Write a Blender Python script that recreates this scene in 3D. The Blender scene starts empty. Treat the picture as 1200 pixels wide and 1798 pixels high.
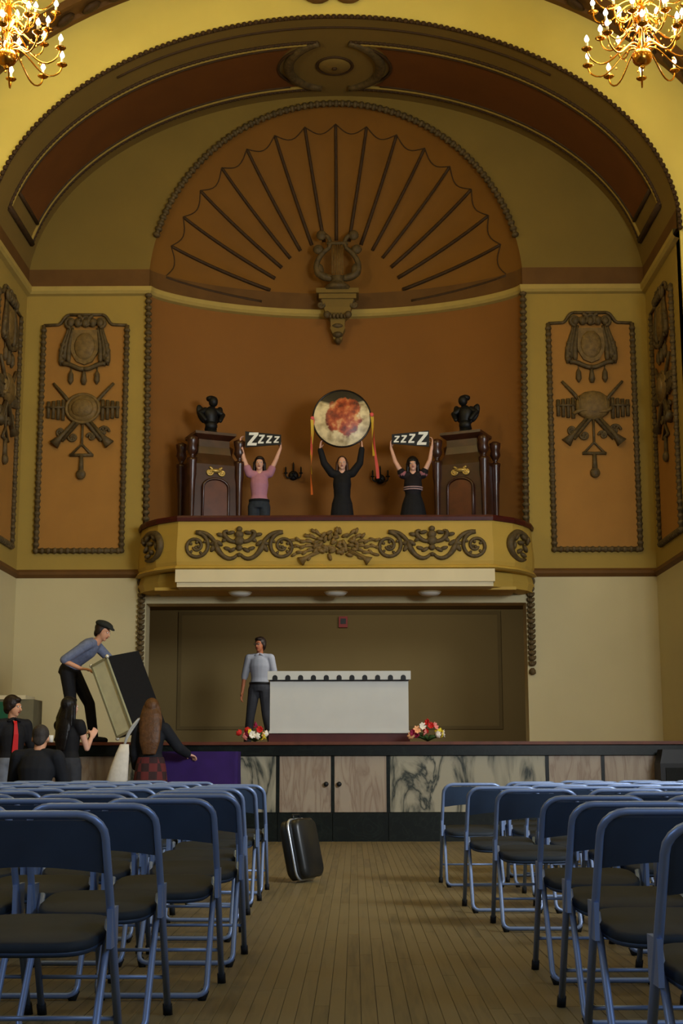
import bpy, bmesh, math, random
from mathutils import Vector, Matrix
random.seed(7)
PI = math.pi
sc = bpy.context.scene
COL = sc.collection

# ------------------------------------------------------------------ camera
F_PX = 2497.0
pitch = math.atan(447 / F_PX); yaw = math.atan(22 / F_PX); roll = math.radians(.1)
CAM = Vector((.27, 0, .87))
fw = Vector((-math.sin(yaw) * math.cos(pitch), math.cos(yaw) * math.cos(pitch), math.sin(pitch)))
rt = fw.cross(Vector((0, 0, 1))).normalized(); up = rt.cross(fw)
rt, up = rt * math.cos(roll) - up * math.sin(roll), up * math.cos(roll) + rt * math.sin(roll)
cd = bpy.data.cameras.new('camera'); cam = bpy.data.objects.new('camera', cd); COL.objects.link(cam)
m = Matrix((rt, up, -fw)).transposed().to_4x4(); m.translation = CAM
cam.matrix_world = m
cd.sensor_fit = 'VERTICAL'; cd.sensor_height = 36.0; cd.sensor_width = 24.0
cd.lens = F_PX / 1798 * 36.0; cd.clip_start = .05; cd.clip_end = 200
sc.camera = cam

# ------------------------------------------------------------------ world, lights, exposure
w = bpy.data.worlds.new('world'); sc.world = w; w.use_nodes = True
w.node_tree.nodes['Background'].inputs[0].default_value = (.6, .75, 1, 1)
w.node_tree.nodes['Background'].inputs[1].default_value = .3
sc.view_settings.view_transform = 'Standard'; sc.view_settings.look = 'None'
sc.view_settings.gamma = 1; sc.view_settings.use_curve_mapping = False
sc.view_settings.exposure = 0.0

def area(name, loc, target, sx, sy, energy, color, spread=180):
    l = bpy.data.lights.new(name, 'AREA'); l.shape = 'RECTANGLE'; l.size = sx; l.size_y = sy
    l.energy = energy; l.color = color; l.spread = math.radians(spread)
    o = bpy.data.objects.new(name, l); COL.objects.link(o); o.location = loc
    o.rotation_euler = (Vector(target) - Vector(loc)).to_track_quat('-Z', 'Y').to_euler()
    return o
def point(name, loc, energy, color, rad=.3):
    l = bpy.data.lights.new(name, 'POINT'); l.energy = energy; l.color = color; l.shadow_soft_size = rad
    o = bpy.data.objects.new(name, l); COL.objects.link(o); o.location = loc; return o
DAY = (.92, .97, 1.0); WARM = (1.0, .86, .49)
for y, e in ((6.0, 400), (10.5, 20), (15.0, 30)):          # daylight through the tall hall windows, stronger on the right
    area('window_daylight', (5.78, y, 4.25), (-3.2, 21, 2.3), 3.3, 1.8, e, DAY, 110)
for y, e in ((8.0, 3), (13.0, 3)):
    area('window_daylight', (-5.78, y, 4.25), (3.2, 21, 2.3), 3.3, 1.8, e, DAY, 110)
for x, e in ((5.78, 80), (-5.78, 50)):                       # blue skylight from the first pair of windows, beside the camera
    area('window_skylight', (x, 1.2, 4.25), (0, 4.5, .6), 3.3, 1.8, e, (.55, .80, 1.15), 130)
area('rear_window_daylight', (2.0, -2.8, 4.6), (-1.5, 14, 1.8), 6.0, 2.2, 66, (.74, .9, 1.1))
for x in (-3.48, 3.48):                                      # the two chandeliers, and the pair behind the camera
    point('chandelier_light', (x, 14.5, 9.0), 305 if x < 0 else 235, WARM, .45)
    point('chandelier_light', (x, 5.5, 9.0), 120, WARM, .45)
area('stage_fill_light', (.7, 22.0, 3.66), (.4, 26, 1.6), 2.4, .25, 85, (1, .95, .84))  # added fill light without a fixture, brightens the dark stage interior

# ------------------------------------------------------------------ materials
def srgb(r, g, b):
    f = lambda c: (c / 255 / 12.92) if c / 255 <= .04045 else ((c / 255 + .055) / 1.055) ** 2.4
    return (f(r), f(g), f(b), 1)
MATS = {}
def mat(name, rgb, rough=.7, metal=0, var=.12, scale=6, bump=0, bscale=60, spec=.3, emit=None, estr=0, sheen=0):
    if name in MATS: return MATS[name]
    m = bpy.data.materials.new(name); m.use_nodes = True; nt = m.node_tree; b = nt.nodes['Principled BSDF']
    c = srgb(*rgb)
    b.inputs['Base Color'].default_value = c; b.inputs['Roughness'].default_value = rough
    b.inputs['Metallic'].default_value = metal; b.inputs['Specular IOR Level'].default_value = spec
    if var:
        tc = nt.nodes.new('ShaderNodeTexCoord'); n = nt.nodes.new('ShaderNodeTexNoise')
        n.inputs['Scale'].default_value = scale; n.inputs['Detail'].default_value = 4
        nt.links.new(tc.outputs['Object'], n.inputs['Vector'])
        r = nt.nodes.new('ShaderNodeValToRGB')
        r.color_ramp.elements[0].position = .3; r.color_ramp.elements[1].position = .7
        r.color_ramp.elements[0].color = tuple(x * (1 - var) for x in c[:3]) + (1,)
        r.color_ramp.elements[1].color = tuple(min(1, x * (1 + var)) for x in c[:3]) + (1,)
        nt.links.new(n.outputs['Fac'], r.inputs['Fac']); nt.links.new(r.outputs['Color'], b.inputs['Base Color'])
    if bump:
        tc = nt.nodes.new('ShaderNodeTexCoord'); n2 = nt.nodes.new('ShaderNodeTexNoise')
        n2.inputs['Scale'].default_value = bscale; n2.inputs['Detail'].default_value = 3
        nt.links.new(tc.outputs['Object'], n2.inputs['Vector'])
        bp = nt.nodes.new('ShaderNodeBump'); bp.inputs['Strength'].default_value = bump; bp.inputs['Distance'].default_value = .02
        nt.links.new(n2.outputs['Fac'], bp.inputs['Height']); nt.links.new(bp.outputs['Normal'], b.inputs['Normal'])
    if emit:
        b.inputs['Emission Color'].default_value = emit; b.inputs['Emission Strength'].default_value = estr
    MATS[name] = m; return m

def marble(name, base, vein, scale=2.2, dist=5, sharp=.12, rough=.3, stretch=(1, 1, 1), amount=1.0, rot=0):
    m = bpy.data.materials.new(name); m.use_nodes = True; nt = m.node_tree; b = nt.nodes['Principled BSDF']
    b.inputs['Roughness'].default_value = rough; b.inputs['Specular IOR Level'].default_value = .3
    tc = nt.nodes.new('ShaderNodeTexCoord'); mp = nt.nodes.new('ShaderNodeMapping')
    mp.inputs['Scale'].default_value = stretch; mp.inputs['Rotation'].default_value = (0, rot, 0)
    oi = nt.nodes.new('ShaderNodeObjectInfo')
    ad = nt.nodes.new('ShaderNodeVectorMath'); ad.operation = 'ADD'
    sv = nt.nodes.new('ShaderNodeVectorMath'); sv.operation = 'SCALE'; sv.inputs['Scale'].default_value = 37.0
    nt.links.new(oi.outputs['Random'], sv.inputs[0])
    nt.links.new(tc.outputs['Object'], mp.inputs['Vector']); nt.links.new(mp.outputs['Vector'], ad.inputs[0])
    nt.links.new(sv.outputs['Vector'], ad.inputs[1])
    n = nt.nodes.new('ShaderNodeTexNoise'); n.inputs['Scale'].default_value = scale; n.inputs['Detail'].default_value = 6
    n.inputs['Distortion'].default_value = dist * .3
    nt.links.new(ad.outputs['Vector'], n.inputs['Vector'])
    mt = nt.nodes.new('ShaderNodeMath'); mt.operation = 'SUBTRACT'; mt.inputs[1].default_value = .5
    nt.links.new(n.outputs['Fac'], mt.inputs[0])
    ab = nt.nodes.new('ShaderNodeMath'); ab.operation = 'ABSOLUTE'; nt.links.new(mt.outputs[0], ab.inputs[0])
    r = nt.nodes.new('ShaderNodeValToRGB')
    bb, vv = srgb(*base), srgb(*vein)
    vv = tuple(bb[i] * (1 - amount) + vv[i] * amount for i in range(3)) + (1,)
    r.color_ramp.elements[0].position = 0; r.color_ramp.elements[0].color = vv
    r.color_ramp.elements[1].position = sharp; r.color_ramp.elements[1].color = bb
    e = r.color_ramp.elements.new(sharp * .4); e.color = tuple((vv[i] * .4 + bb[i] * .6) for i in range(3)) + (1,)
    nt.links.new(ab.outputs[0], r.inputs['Fac']); nt.links.new(r.outputs['Color'], b.inputs['Base Color'])
    MATS[name] = m; return m

M_wall = mat('yellow_plaster', (158, 132, 62), .85, var=.05, scale=1.2, bump=.05)
M_tymp = mat('tympanum_plaster_shaded', (124, 102, 46), .85, var=.05, scale=1.2, bump=.05)  # wall plaster darkened in colour, standing in for the dimmer light up here
M_lower = mat('cream_plaster', (190, 178, 138), .8, var=.04, scale=1.0, bump=.05)
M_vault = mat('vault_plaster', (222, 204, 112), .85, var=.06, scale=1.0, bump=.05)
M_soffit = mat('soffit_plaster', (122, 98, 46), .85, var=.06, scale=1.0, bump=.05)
M_brownfield = mat('brown_coffer_paint', (106, 62, 20), .8, var=.08, scale=2)
M_orange = mat('orange_panel_paint', (156, 110, 49), .8, var=.06, scale=2, bump=.04)
M_niche = mat('orange_niche_paint', (132, 86, 35), .8, var=.05, scale=1, bump=.04)
M_shell = mat('shell_paint', (123, 82, 25), .8, var=.06, scale=1.5, bump=.04)
M_frieze = mat('brown_frieze_paint', (98, 66, 26), .75, var=.12, scale=3)
M_cream = mat('cream_moulding', (172, 148, 78), .7, var=.05)
M_bronze = mat('dark_bronze_relief', (84, 68, 40), .6, var=.35, scale=14, bump=.3, bscale=40)
M_bronze2 = mat('olive_bronze_relief', (112, 88, 46), .6, var=.3, scale=14, bump=.3, bscale=40)
M_dark = mat('dark_brown_line', (62, 42, 20), .7, var=.2, scale=20)
M_stagewall = mat('olive_stage_wall', (120, 102, 62), .85, var=.05, scale=.8)
M_stagefloor = mat('stage_boards', (120, 84, 50), .5, var=.15, scale=5)
M_balc = mat('balcony_cream', (178, 146, 62), .65, var=.05, scale=2)
M_ledge = mat('ledge_cream', (208, 194, 156), .65, var=.04, scale=2)
M_rail = mat('dark_red_rail', (66, 20, 14), .45, var=.2, scale=10)
M_lip = mat('red_brown_lip', (92, 46, 26), .45, var=.2, scale=8)
M_black = mat('black_paint', (16, 16, 17), .5, var=.1)
M_brass = mat('polished_brass', (214, 150, 58), .22, 1.0, var=.15, scale=20)
M_bulb = mat('candle_bulb', (255, 236, 214), .3, var=0, emit=(1, .86, .70, 1), estr=14)
M_candle = mat('candle_sleeve', (240, 222, 170), .5, var=0)
M_pink = marble('pink_marble', (154, 139, 120), (120, 98, 82), 2.5, 4, .14, .35, (3, 3, .5), .7)
M_vein = marble('veined_marble', (154, 147, 126), (44, 50, 46), 1.5, 4, .075, .3, (1.7, 1.7, .55), 1.0, .5)
M_green = marble('green_marble', (10, 16, 13), (28, 36, 30), 5, 5, .05, .3, (1, 1, 1), .6)
M_tube = mat('blue_grey_steel', (122, 142, 182), .38, .35, var=.06, scale=10, spec=.5)
M_vinyl = mat('navy_vinyl', (46, 62, 84), .5, var=.12, scale=8, spec=.4)
M_seat = mat('charcoal_seat', (28, 36, 44), .7, var=.12, scale=12)
M_rubber = mat('black_rubber', (14, 14, 15), .7, var=0)

# floorboards: the tone changes from board to board, grain runs along the board
def floor_mat():
    m = bpy.data.materials.new('maple_strip'); m.use_nodes = True; nt = m.node_tree; b = nt.nodes['Principled BSDF']
    b.inputs['Roughness'].default_value = .5; b.inputs['Specular IOR Level'].default_value = .35
    g = nt.nodes.new('ShaderNodeNewGeometry'); tc = nt.nodes.new('ShaderNodeTexCoord')
    oi = nt.nodes.new('ShaderNodeObjectInfo')
    mx = nt.nodes.new('ShaderNodeMath'); mx.operation = 'ADD'
    nt.links.new(g.outputs['Random Per Island'], mx.inputs[0]); nt.links.new(oi.outputs['Random'], mx.inputs[1])
    fr = nt.nodes.new('ShaderNodeMath'); fr.operation = 'FRACT'; nt.links.new(mx.outputs[0], fr.inputs[0])
    mp = nt.nodes.new('ShaderNodeMapping'); mp.inputs['Scale'].default_value = (40, 2.0, 1)
    nt.links.new(g.outputs['Position'], mp.inputs['Vector'])
    n = nt.nodes.new('ShaderNodeTexNoise'); n.inputs['Scale'].default_value = 1; n.inputs['Detail'].default_value = 4
    nt.links.new(mp.outputs['Vector'], n.inputs['Vector'])
    n2 = nt.nodes.new('ShaderNodeTexNoise'); n2.inputs['Scale'].default_value = .8; n2.inputs['Detail'].default_value = 3
    nt.links.new(g.outputs['Position'], n2.inputs['Vector'])
    a1 = nt.nodes.new('ShaderNodeMath'); a1.operation = 'MULTIPLY_ADD'; a1.inputs[1].default_value = .35
    nt.links.new(fr.outputs[0], a1.inputs[0]); nt.links.new(n.outputs['Fac'], a1.inputs[2])
    a2 = nt.nodes.new('ShaderNodeMath'); a2.operation = 'MULTIPLY_ADD'; a2.inputs[1].default_value = .55
    nt.links.new(n2.outputs['Fac'], a2.inputs[0]); nt.links.new(a1.outputs[0], a2.inputs[2])
    r = nt.nodes.new('ShaderNodeValToRGB')
    r.color_ramp.elements[0].position = .55; r.color_ramp.elements[0].color = srgb(84, 74, 48)
    r.color_ramp.elements[1].position = 1.25 / 1.3; r.color_ramp.elements[1].color = srgb(114, 100, 67)
    nt.links.new(a2.outputs[0], r.inputs['Fac']); nt.links.new(r.outputs['Color'], b.inputs['Base Color'])
    return m
M_floor = floor_mat()
M_joint = mat('dark_floor_joint', (60, 52, 38), .7, var=.1)

# ------------------------------------------------------------------ mesh builder
def V(*a): return Vector(a)
class MB:
    def __init__(s): s.v = []; s.f = []; s.smooth = []
    def add(s, vs, fs, sm=False):
        o = len(s.v); s.v += [Vector(p) for p in vs]; s.f += [tuple(i + o for i in f) for f in fs]; s.smooth += [sm] * len(fs); return s
    def box(s, c, d, M=None):
        x, y, z = [k / 2 for k in d]
        vs = [V(a * x, b * y, e * z) for e in (-1, 1) for b in (-1, 1) for a in (-1, 1)]
        vs = [(M @ p if M else p) + Vector(c) for p in vs]
        return s.add(vs, [(0, 2, 3, 1), (4, 5, 7, 6), (0, 1, 5, 4), (1, 3, 7, 5), (3, 2, 6, 7), (2, 0, 4, 6)])
    def bbox(s, a, b):
        return s.box([(a[i] + b[i]) / 2 for i in range(3)], [abs(b[i] - a[i]) for i in range(3)])
    def tube(s, pts, r, n=8, closed=False, caps=True, flat=None):
        pts = [Vector(p) for p in pts]; k = len(pts)
        rs = r if isinstance(r, (list, tuple)) else [r] * k
        ref = None; vs = []
        for i, p in enumerate(pts):
            a = pts[(i - 1) % k] if (closed or i > 0) else p
            b = pts[(i + 1) % k] if (closed or i < k - 1) else p
            t = (b - a).normalized()
            if ref is None:
                ref = t.orthogonal().normalized() if flat is None else (Vector(flat) - t * t.dot(Vector(flat))).normalized()
            elif flat is not None: ref = (Vector(flat) - t * t.dot(Vector(flat))).normalized()
            else: ref = (ref - t * t.dot(ref)).normalized()
            bi = t.cross(ref)
            for j in range(n):
                an = 2 * PI * j / n
                vs.append(p + (ref * math.cos(an) + bi * math.sin(an)) * rs[i])
        fs = []
        for i in range(k if closed else k - 1):
            for j in range(n):
                a = i * n + j; b = i * n + (j + 1) % n; c = ((i + 1) % k) * n
                fs.append((a, b, c + (j + 1) % n, c + j))
        if caps and not closed:
            fs.append(tuple(range(n - 1, -1, -1))); fs.append(tuple((k - 1) * n + j for j in range(n)))
        return s.add(vs, fs, True)
    def cap(s, p, q, r1, r2, n=10):               # tapered limb with round ends
        p, q = Vector(p), Vector(q); d = (q - p); L = d.length
        if L < 1e-6: return s.ell(p, (r1, r1, r1))
        d /= L; pts = []; rs = []
        for a in (80, 55, 28): pts.append(p - d * r1 * math.sin(math.radians(a))); rs.append(r1 * math.cos(math.radians(a)))
        pts.append(p); rs.append(r1); pts.append(q); rs.append(r2)
        for a in (28, 55, 80): pts.append(q + d * r2 * math.sin(math.radians(a))); rs.append(r2 * math.cos(math.radians(a)))
        return s.tube(pts, rs, n)
    def ell(s, c, r, M=None, nu=10, nv=7):
        vs = []; fs = []
        for i in range(nv + 1):
            t = PI * i / nv
            for j in range(nu):
                u = 2 * PI * j / nu
                p = V(r[0] * math.sin(t) * math.cos(u), r[1] * math.sin(t) * math.sin(u), r[2] * math.cos(t))
                vs.append((M @ p if M else p) + Vector(c))
        for i in range(nv):
            for j in range(nu):
                a = i * nu + j; b = i * nu + (j + 1) % nu
                fs.append((a, a + nu, b + nu, b))
        return s.add(vs, fs, True)
    def lathe(s, prof, c=(0, 0, 0), n=16, M=None):   # prof: (radius, z)
        vs = []; fs = []
        for r, z in prof:
            for j in range(n):
                a = 2 * PI * j / n; p = V(r * math.cos(a), r * math.sin(a), z)
                vs.append((M @ p if M else p) + Vector(c))
        for i in range(len(prof) - 1):
            for j in range(n):
                a = i * n + j; b = i * n + (j + 1) % n
                fs.append((a, b, b + n, a + n))
        fs.append(tuple(range(n - 1, -1, -1))); fs.append(tuple((len(prof) - 1) * n + j for j in range(n)))
        return s.add(vs, fs, True)
    def loft(s, rings, sm=True):                    # rings: lists of equal length, closed each, capped
        n = len(rings[0]); vs = [p for r in rings for p in r]; fs = []
        for i in range(len(rings) - 1):
            for j in range(n):
                a = i * n + j; b = i * n + (j + 1) % n
                fs.append((a, b, b + n, a + n))
        fs.append(tuple(range(n - 1, -1, -1))); fs.append(tuple((len(rings) - 1) * n + j for j in range(n)))
        return s.add(vs, fs, sm)
    def prism(s, poly, ax, ay, o, t):               # polygon in plane (ax, ay) at o, thickness vector t
        o, ax, ay, t = Vector(o), Vector(ax), Vector(ay), Vector(t); n = len(poly)
        a = [o + ax * p[0] + ay * p[1] for p in poly]
        return s.add(a + [p + t for p in a], [tuple(range(n))] + [tuple(range(2 * n - 1, n - 1, -1))] + [(i, i + n, (i + 1) % n + n, (i + 1) % n) for i in range(n)])
    def grid(s, fn, nu, nv, sm=True):
        vs = [fn(i / nu, j / nv) for j in range(nv + 1) for i in range(nu + 1)]
        fs = [(j * (nu + 1) + i, j * (nu + 1) + i + 1, (j + 1) * (nu + 1) + i + 1, (j + 1) * (nu + 1) + i) for j in range(nv) for i in range(nu)]
        return s.add(vs, fs, sm)
    def xf(s, M): s.v = [M @ p for p in s.v]; return s
    def mesh(s, name, fix=True):
        me = bpy.data.meshes.new(name); me.from_pydata([tuple(p) for p in s.v], [], s.f); me.update()
        me.polygons.foreach_set('use_smooth', s.smooth)
        if fix:
            bm = bmesh.new(); bm.from_mesh(me); bmesh.ops.recalc_face_normals(bm, faces=bm.faces); bm.to_mesh(me); bm.free()
        return me
def wloc(o):
    p = Vector((0, 0, 0))
    while o is not None: p += o.location; o = o.parent
    return p
def put(name, me, m, parent=None):
    o = bpy.data.objects.new(name, me); COL.objects.link(o)
    if m is not None and not me.materials: me.materials.append(m)
    o.parent = parent; return o
def part(name, mb, m, parent, world=False, label=None):
    if world: mb.xf(Matrix.Translation(-wloc(parent)))
    o = put(name, mb.mesh(name), m, parent)
    if label: o['label'] = label
    return o
def thing(name, label, cat, loc=(0, 0, 0), rz=0, group=None):
    o = bpy.data.objects.new(name, None); COL.objects.link(o); o.empty_display_size = .05
    o.location = loc; o.rotation_euler = (0, 0, rz); o['label'] = label; o['category'] = cat
    if group: o['group'] = group
    return o
def single(name, mb, m, label, cat, group=None, origin=None):
    if origin is not None: mb.xf(Matrix.Translation(-Vector(origin)))
    o = put(name, mb.mesh(name), m)
    if origin is not None: o.location = origin
    o['label'] = label; o['category'] = cat
    if group: o['group'] = group
    return o
def struct(name, mb, m, parent=None, fix=True):
    o = put(name, mb.mesh(name, fix), m, parent)
    if parent is None: o['kind'] = 'structure'
    return o
def dup(o, parent=None):
    c = o.copy(); COL.objects.link(c); c.parent = parent
    for ch in list(o.children): dup(ch, c)
    return c
def bezier(p0, p1, p2, p3, n=10):
    p0, p1, p2, p3 = map(Vector, (p0, p1, p2, p3)); out = []
    for i in range(n + 1):
        t = i / n; out.append(p0 * (1 - t) ** 3 + p1 * 3 * t * (1 - t) ** 2 + p2 * 3 * t * t * (1 - t) + p3 * t ** 3)
    return out

# ------------------------------------------------------------------ dimensions of the hall
DB, DF, WX = 21.0, 18.6, 4.77           # back wall, arch face, half width of the stage recess
SP, VZ = 8.15, 3.17                     # springing of the arch, rise
HX, HZ = 5.9, 4.1                       # hall half width, rise of the hall vault
SF, SZ = 17.2, 1.16                     # stage front, stage floor height
RX, RZ, ND = 2.9, 3.03, 1.2             # shell niche
def ndep(t): return ND * max(0, 1 - min(1, abs(t)) ** 2) ** .75
def ell_pt(a, b, t): return a * math.cos(t), SP + b * math.sin(t)

# floor with strip boards
fl = struct('floor', MB().bbox((-HX, -3, -.06), (HX, SF + .2, -.014)), M_joint)
PW = .058; cache = {}
rows_p = []
k = -int(HX / PW) + 1
while k * PW < HX - PW:
    x0 = k * PW; y = -2.9 + random.random() * 1.5 - 1.5
    while y < SF:
        L = random.choice((1.2, 1.6, 2.0, 2.4)); rows_p.append((x0, max(y, -2.95), min(y + L, SF))); y += L
    k += 1
near, rest = [], MB()
def vis_rank(p):
    x, a, b = p; yc = (a + b) / 2
    if not (-.75 < x < 1.15 and b > 3.6): return 1e9
    return yc
cand = sorted([p for p in rows_p if vis_rank(p) < 1e9], key=vis_rank)
ones = set(cand[:290])
plank_mesh = {}
for p in rows_p:
    x, a, b = p
    if b - a < .05: continue
    if p in ones:
        L = round(b - a, 2)
        if L not in plank_mesh:
            e = .0016
            mb = MB(); hx, hy = PW / 2 - .0006, L / 2 - .0006
            mb.add([(-hx, -hy, -.014), (hx, -hy, -.014), (hx, hy, -.014), (-hx, hy, -.014), (-hx, -hy, -e), (hx, -hy, -e), (hx, hy, -e), (-hx, hy, -e),
                    (-hx + e, -hy + e, 0), (hx - e, -hy + e, 0), (hx - e, hy - e, 0), (-hx + e, hy - e, 0)],
                   [(0, 1, 5, 4), (1, 2, 6, 5), (2, 3, 7, 6), (3, 0, 4, 7), (4, 5, 9, 8), (5, 6, 10, 9), (6, 7, 11, 10), (7, 4, 8, 11), (8, 9, 10, 11)])
            plank_mesh[L] = mb.mesh('plank'); plank_mesh[L].materials.append(M_floor)
        o = put('plank', plank_mesh[L], None, fl); o.location = (x + PW / 2, (a + b) / 2, 0)
    else:
        rest.add([(x + .001, a + .001, 0), (x + PW - .001, a + .001, 0), (x + PW - .001, b - .001, 0), (x + .001, b - .001, 0)], [(0, 1, 2, 3)])
o = struct('planks', rest, M_floor, fl, fix=False); o['kind'] = 'stuff'

# hall shell
def wall_box(name, a, b, m): return struct(name, MB().bbox(a, b), m)
wins = {1: (1.2, 6.0, 10.5, 15.0), -1: (1.2, 8.0, 13.0)}
def hall_wall(side):
    mb = MB(); x0, x1 = side * HX, side * (HX + .3)
    z0, z1 = 3.3, 5.2; hw = 1.7; ys = sorted(wins[side]); y = -3
    mb.bbox((x0, -3, 0), (x1, DF + .3, z0)); mb.bbox((x0, -3, z1), (x1, DF + .3, SP))
    for yc in ys: mb.bbox((x0, y, z0), (x1, yc - hw, z1)); y = yc + hw
    mb.bbox((x0, y, z0), (x1, DF + .3, z1))
    return struct('wall_hall_right' if side > 0 else 'wall_hall_left', mb, M_wall)
hall_wall(1); hall_wall(-1)
wn = 0
for side in (1, -1):
    for yc in wins[side]:
        wn += 1; mb = MB(); x = side * (HX + .06)
        for z in (3.34, 5.16): mb.bbox((x - .05, yc - 1.7, z - .04), (x + .05, yc + 1.7, z + .04))
        for q in (-1.66, -.55, .55, 1.66): mb.bbox((x - .05, yc + q - .04, 3.3), (x + .05, yc + q + .04, 5.2))
        wo = struct('window_%d' % wn, mb, M_cream)
wall_box('wall_rear', (-HX - .3, -3.3, 0), (HX + .3, -3, SP + HZ + .3), M_wall)
mb = MB(); mb.grid(lambda u, v: V(HX * math.cos(PI * u), -3 + (DF + 3) * v, SP + HZ * math.sin(PI * u)), 48, 4)
struct('ceiling', mb, M_vault, fix=False)
# arch face
mb = MB()
def faceg(u, v):
    t = PI * u; a = ell_pt(WX, VZ, t); b = ell_pt(HX + .02, HZ + .02, t); return V(a[0] + (b[0] - a[0]) * v, DF, a[1] + (b[1] - a[1]) * v)
mb.grid(faceg, 64, 2, False)
for s in (-1, 1): mb.bbox((s * WX, DF, SZ + .001), (s * (HX + .02), DF + .25, SP))
struct('wall_arch', mb, M_vault, fix=False)
# recess side walls
for s, nm in ((-1, 'left'), (1, 'right')):
    struct('wall_%s' % nm, MB().bbox((s * WX, DF + .05, 3.70), (s * (WX + .25), DB + .3, SP + .02)), M_wall)
    struct('wall_lower_%s' % nm, MB().bbox((s * WX, DF + .05, SZ - .3), (s * (WX + .25), DB + .3, 3.70)), M_lower)
# arch soffit: barrel strip with two brown coffers and a round boss in the crown
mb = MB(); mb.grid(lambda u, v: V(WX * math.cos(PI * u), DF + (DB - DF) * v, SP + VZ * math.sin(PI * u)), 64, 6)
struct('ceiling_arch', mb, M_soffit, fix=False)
def sof(t, y, off=.012):              # point on the soffit, pushed inward by off
    x, z = WX * math.cos(t), SP + VZ * math.sin(t)
    nx, nz = -math.cos(t) / WX, -math.sin(t) / VZ; l = math.hypot(nx, nz)
    return V(x + nx / l * off, y, z + nz / l * off)
def bead_line(mb, pts, r, step, n=6, squash=1.0):
    pts = [Vector(p) for p in pts]; acc = 0
    for a, b in zip(pts, pts[1:]):
        L = (b - a).length; d = (b - a) / max(L, 1e-9)
        while acc < L:
            p = a + d * acc
            q = d.to_track_quat('X', 'Z').to_matrix()
            mb.ell(p, (step * .46, r, r * squash), q, 7, 4); acc += step
        acc -= L
    return mb
tn = [PI * i / 80 for i in range(81)]
pcut = .68 / WX
mb = MB(); mb.tube([V(WX * math.cos(t), DF - .01, SP + VZ * math.sin(t)) for t in tn], .022, 6)
bead_line(mb, [V(WX * math.cos(t), DF - .03, SP + VZ * math.sin(t)) for t in tn], .035, .085)
struct('trim_1', mb, M_dark)
mb = MB(); mb.tube([sof(t, 18.86, .005) for t in tn[22:59]], .02, 6)
struct('trim_2', mb, M_dark)
Y0, Y1, TE = 19.27, 20.72, math.radians(11.5)
boss_y = (Y0 + Y1) / 2
def soffit_panel(side):
    th = (lambda t: t) if side > 0 else (lambda t: PI - t)
    name = 'right' if side > 0 else 'left'
    t = thing('soffit_coffer', 'long curved brown painted coffer with dark beaded border on the %s half of the arch' % name, 'coffer', tuple(sof(th(.7), boss_y, 0)), 0, 'coffers of the arch soffit')
    R = .86
    def field(u, v):
        y = Y0 + .13 + (Y1 - Y0 - .26) * v; dy = y - boss_y
        tend = PI / 2 - math.sqrt(max(0, R * R - dy * dy)) / WX
        return sof(th(TE + .09 + (tend - TE - .09) * u), y, .012)
    part('painted_field', MB().grid(field, 26, 10), M_brownfield, t, True)
    mb = MB(); tt = [TE + (PI / 2 - .25 / WX - TE) * i / 40 for i in range(41)]
    for y, r in ((Y0, .03), (Y1, .034)):
        pts = [sof(th(a), y, .012) for a in tt]; mb.tube(pts, r * .75, 6); bead_line(mb, pts, r, .07)
    part('beaded_border', mb, M_dark, t, True)
    mb = MB(); e0, e1 = sof(th(TE), Y0, .012), sof(th(TE), Y1, .012)
    mb.tube([e0, (e0 + e1) / 2, e1], .05, 6); part('end_bar', mb, M_dark, t, True)
    mb = MB()
    tt2 = [TE + .09 + (PI / 2 - .70 / WX - TE - .09) * i / 30 for i in range(31)]
    for y in (Y0 + .13, Y1 - .13): mb.tube([sof(th(a), y, .014) for a in tt2], .018, 6)
    e0, e1 = sof(th(TE + .09), Y0 + .13, .014), sof(th(TE + .09), Y1 - .13, .014); mb.tube([e0, e1], .03, 6)
    pts = []
    for i in range(21):
        a = -.9 + 1.8 * i / 20
        pts.append(sof(th(PI / 2 - R * math.cos(a) / WX), boss_y + R * math.sin(a) * .8, .014))
    mb.tube(pts, .022, 6); part('inner_moulding', mb, M_dark, t, True)
    mb = MB(); pts = []; rr = []
    for i in range(25):
        a = -1.25 + 2.5 * i / 24
        pts.append(sof(th(PI / 2 - .70 * math.cos(a) / WX), boss_y + .74 * math.sin(a), .015)); rr.append(.028 + .05 * math.cos(a * .8))
    mb.tube(pts, rr, 8); part('crescent_garland', mb, M_bronze, t, True)
    mb = MB()
    for yy in (Y0 + .065, Y1 - .065): mb.tube([sof(th(a), yy, .005) for a in tt], .03, 6)
    part('cream_fillet', mb, M_wall, t, True)
soffit_panel(1); soffit_panel(-1)
t = thing('soffit_boss', 'round plaster rosette with a dark centre at the crown of the arch', 'rosette', tuple(sof(PI / 2, boss_y, 0)))
Mdn = Matrix.Rotation(PI, 3, 'X')
part('disc', MB().lathe([(.05, .05), (.2, .045), (.24, .02), (.26, 0)], n=28, M=Mdn), M_soffit, t)
part('ring', MB().tube([(.27 * math.cos(a * PI / 16), .27 * math.sin(a * PI / 16), -.01) for a in range(32)], .022, 6, True), M_dark, t)
part('stud', MB().ell((0, 0, -.055), (.04, .04, .03)), M_dark, t)

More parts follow.
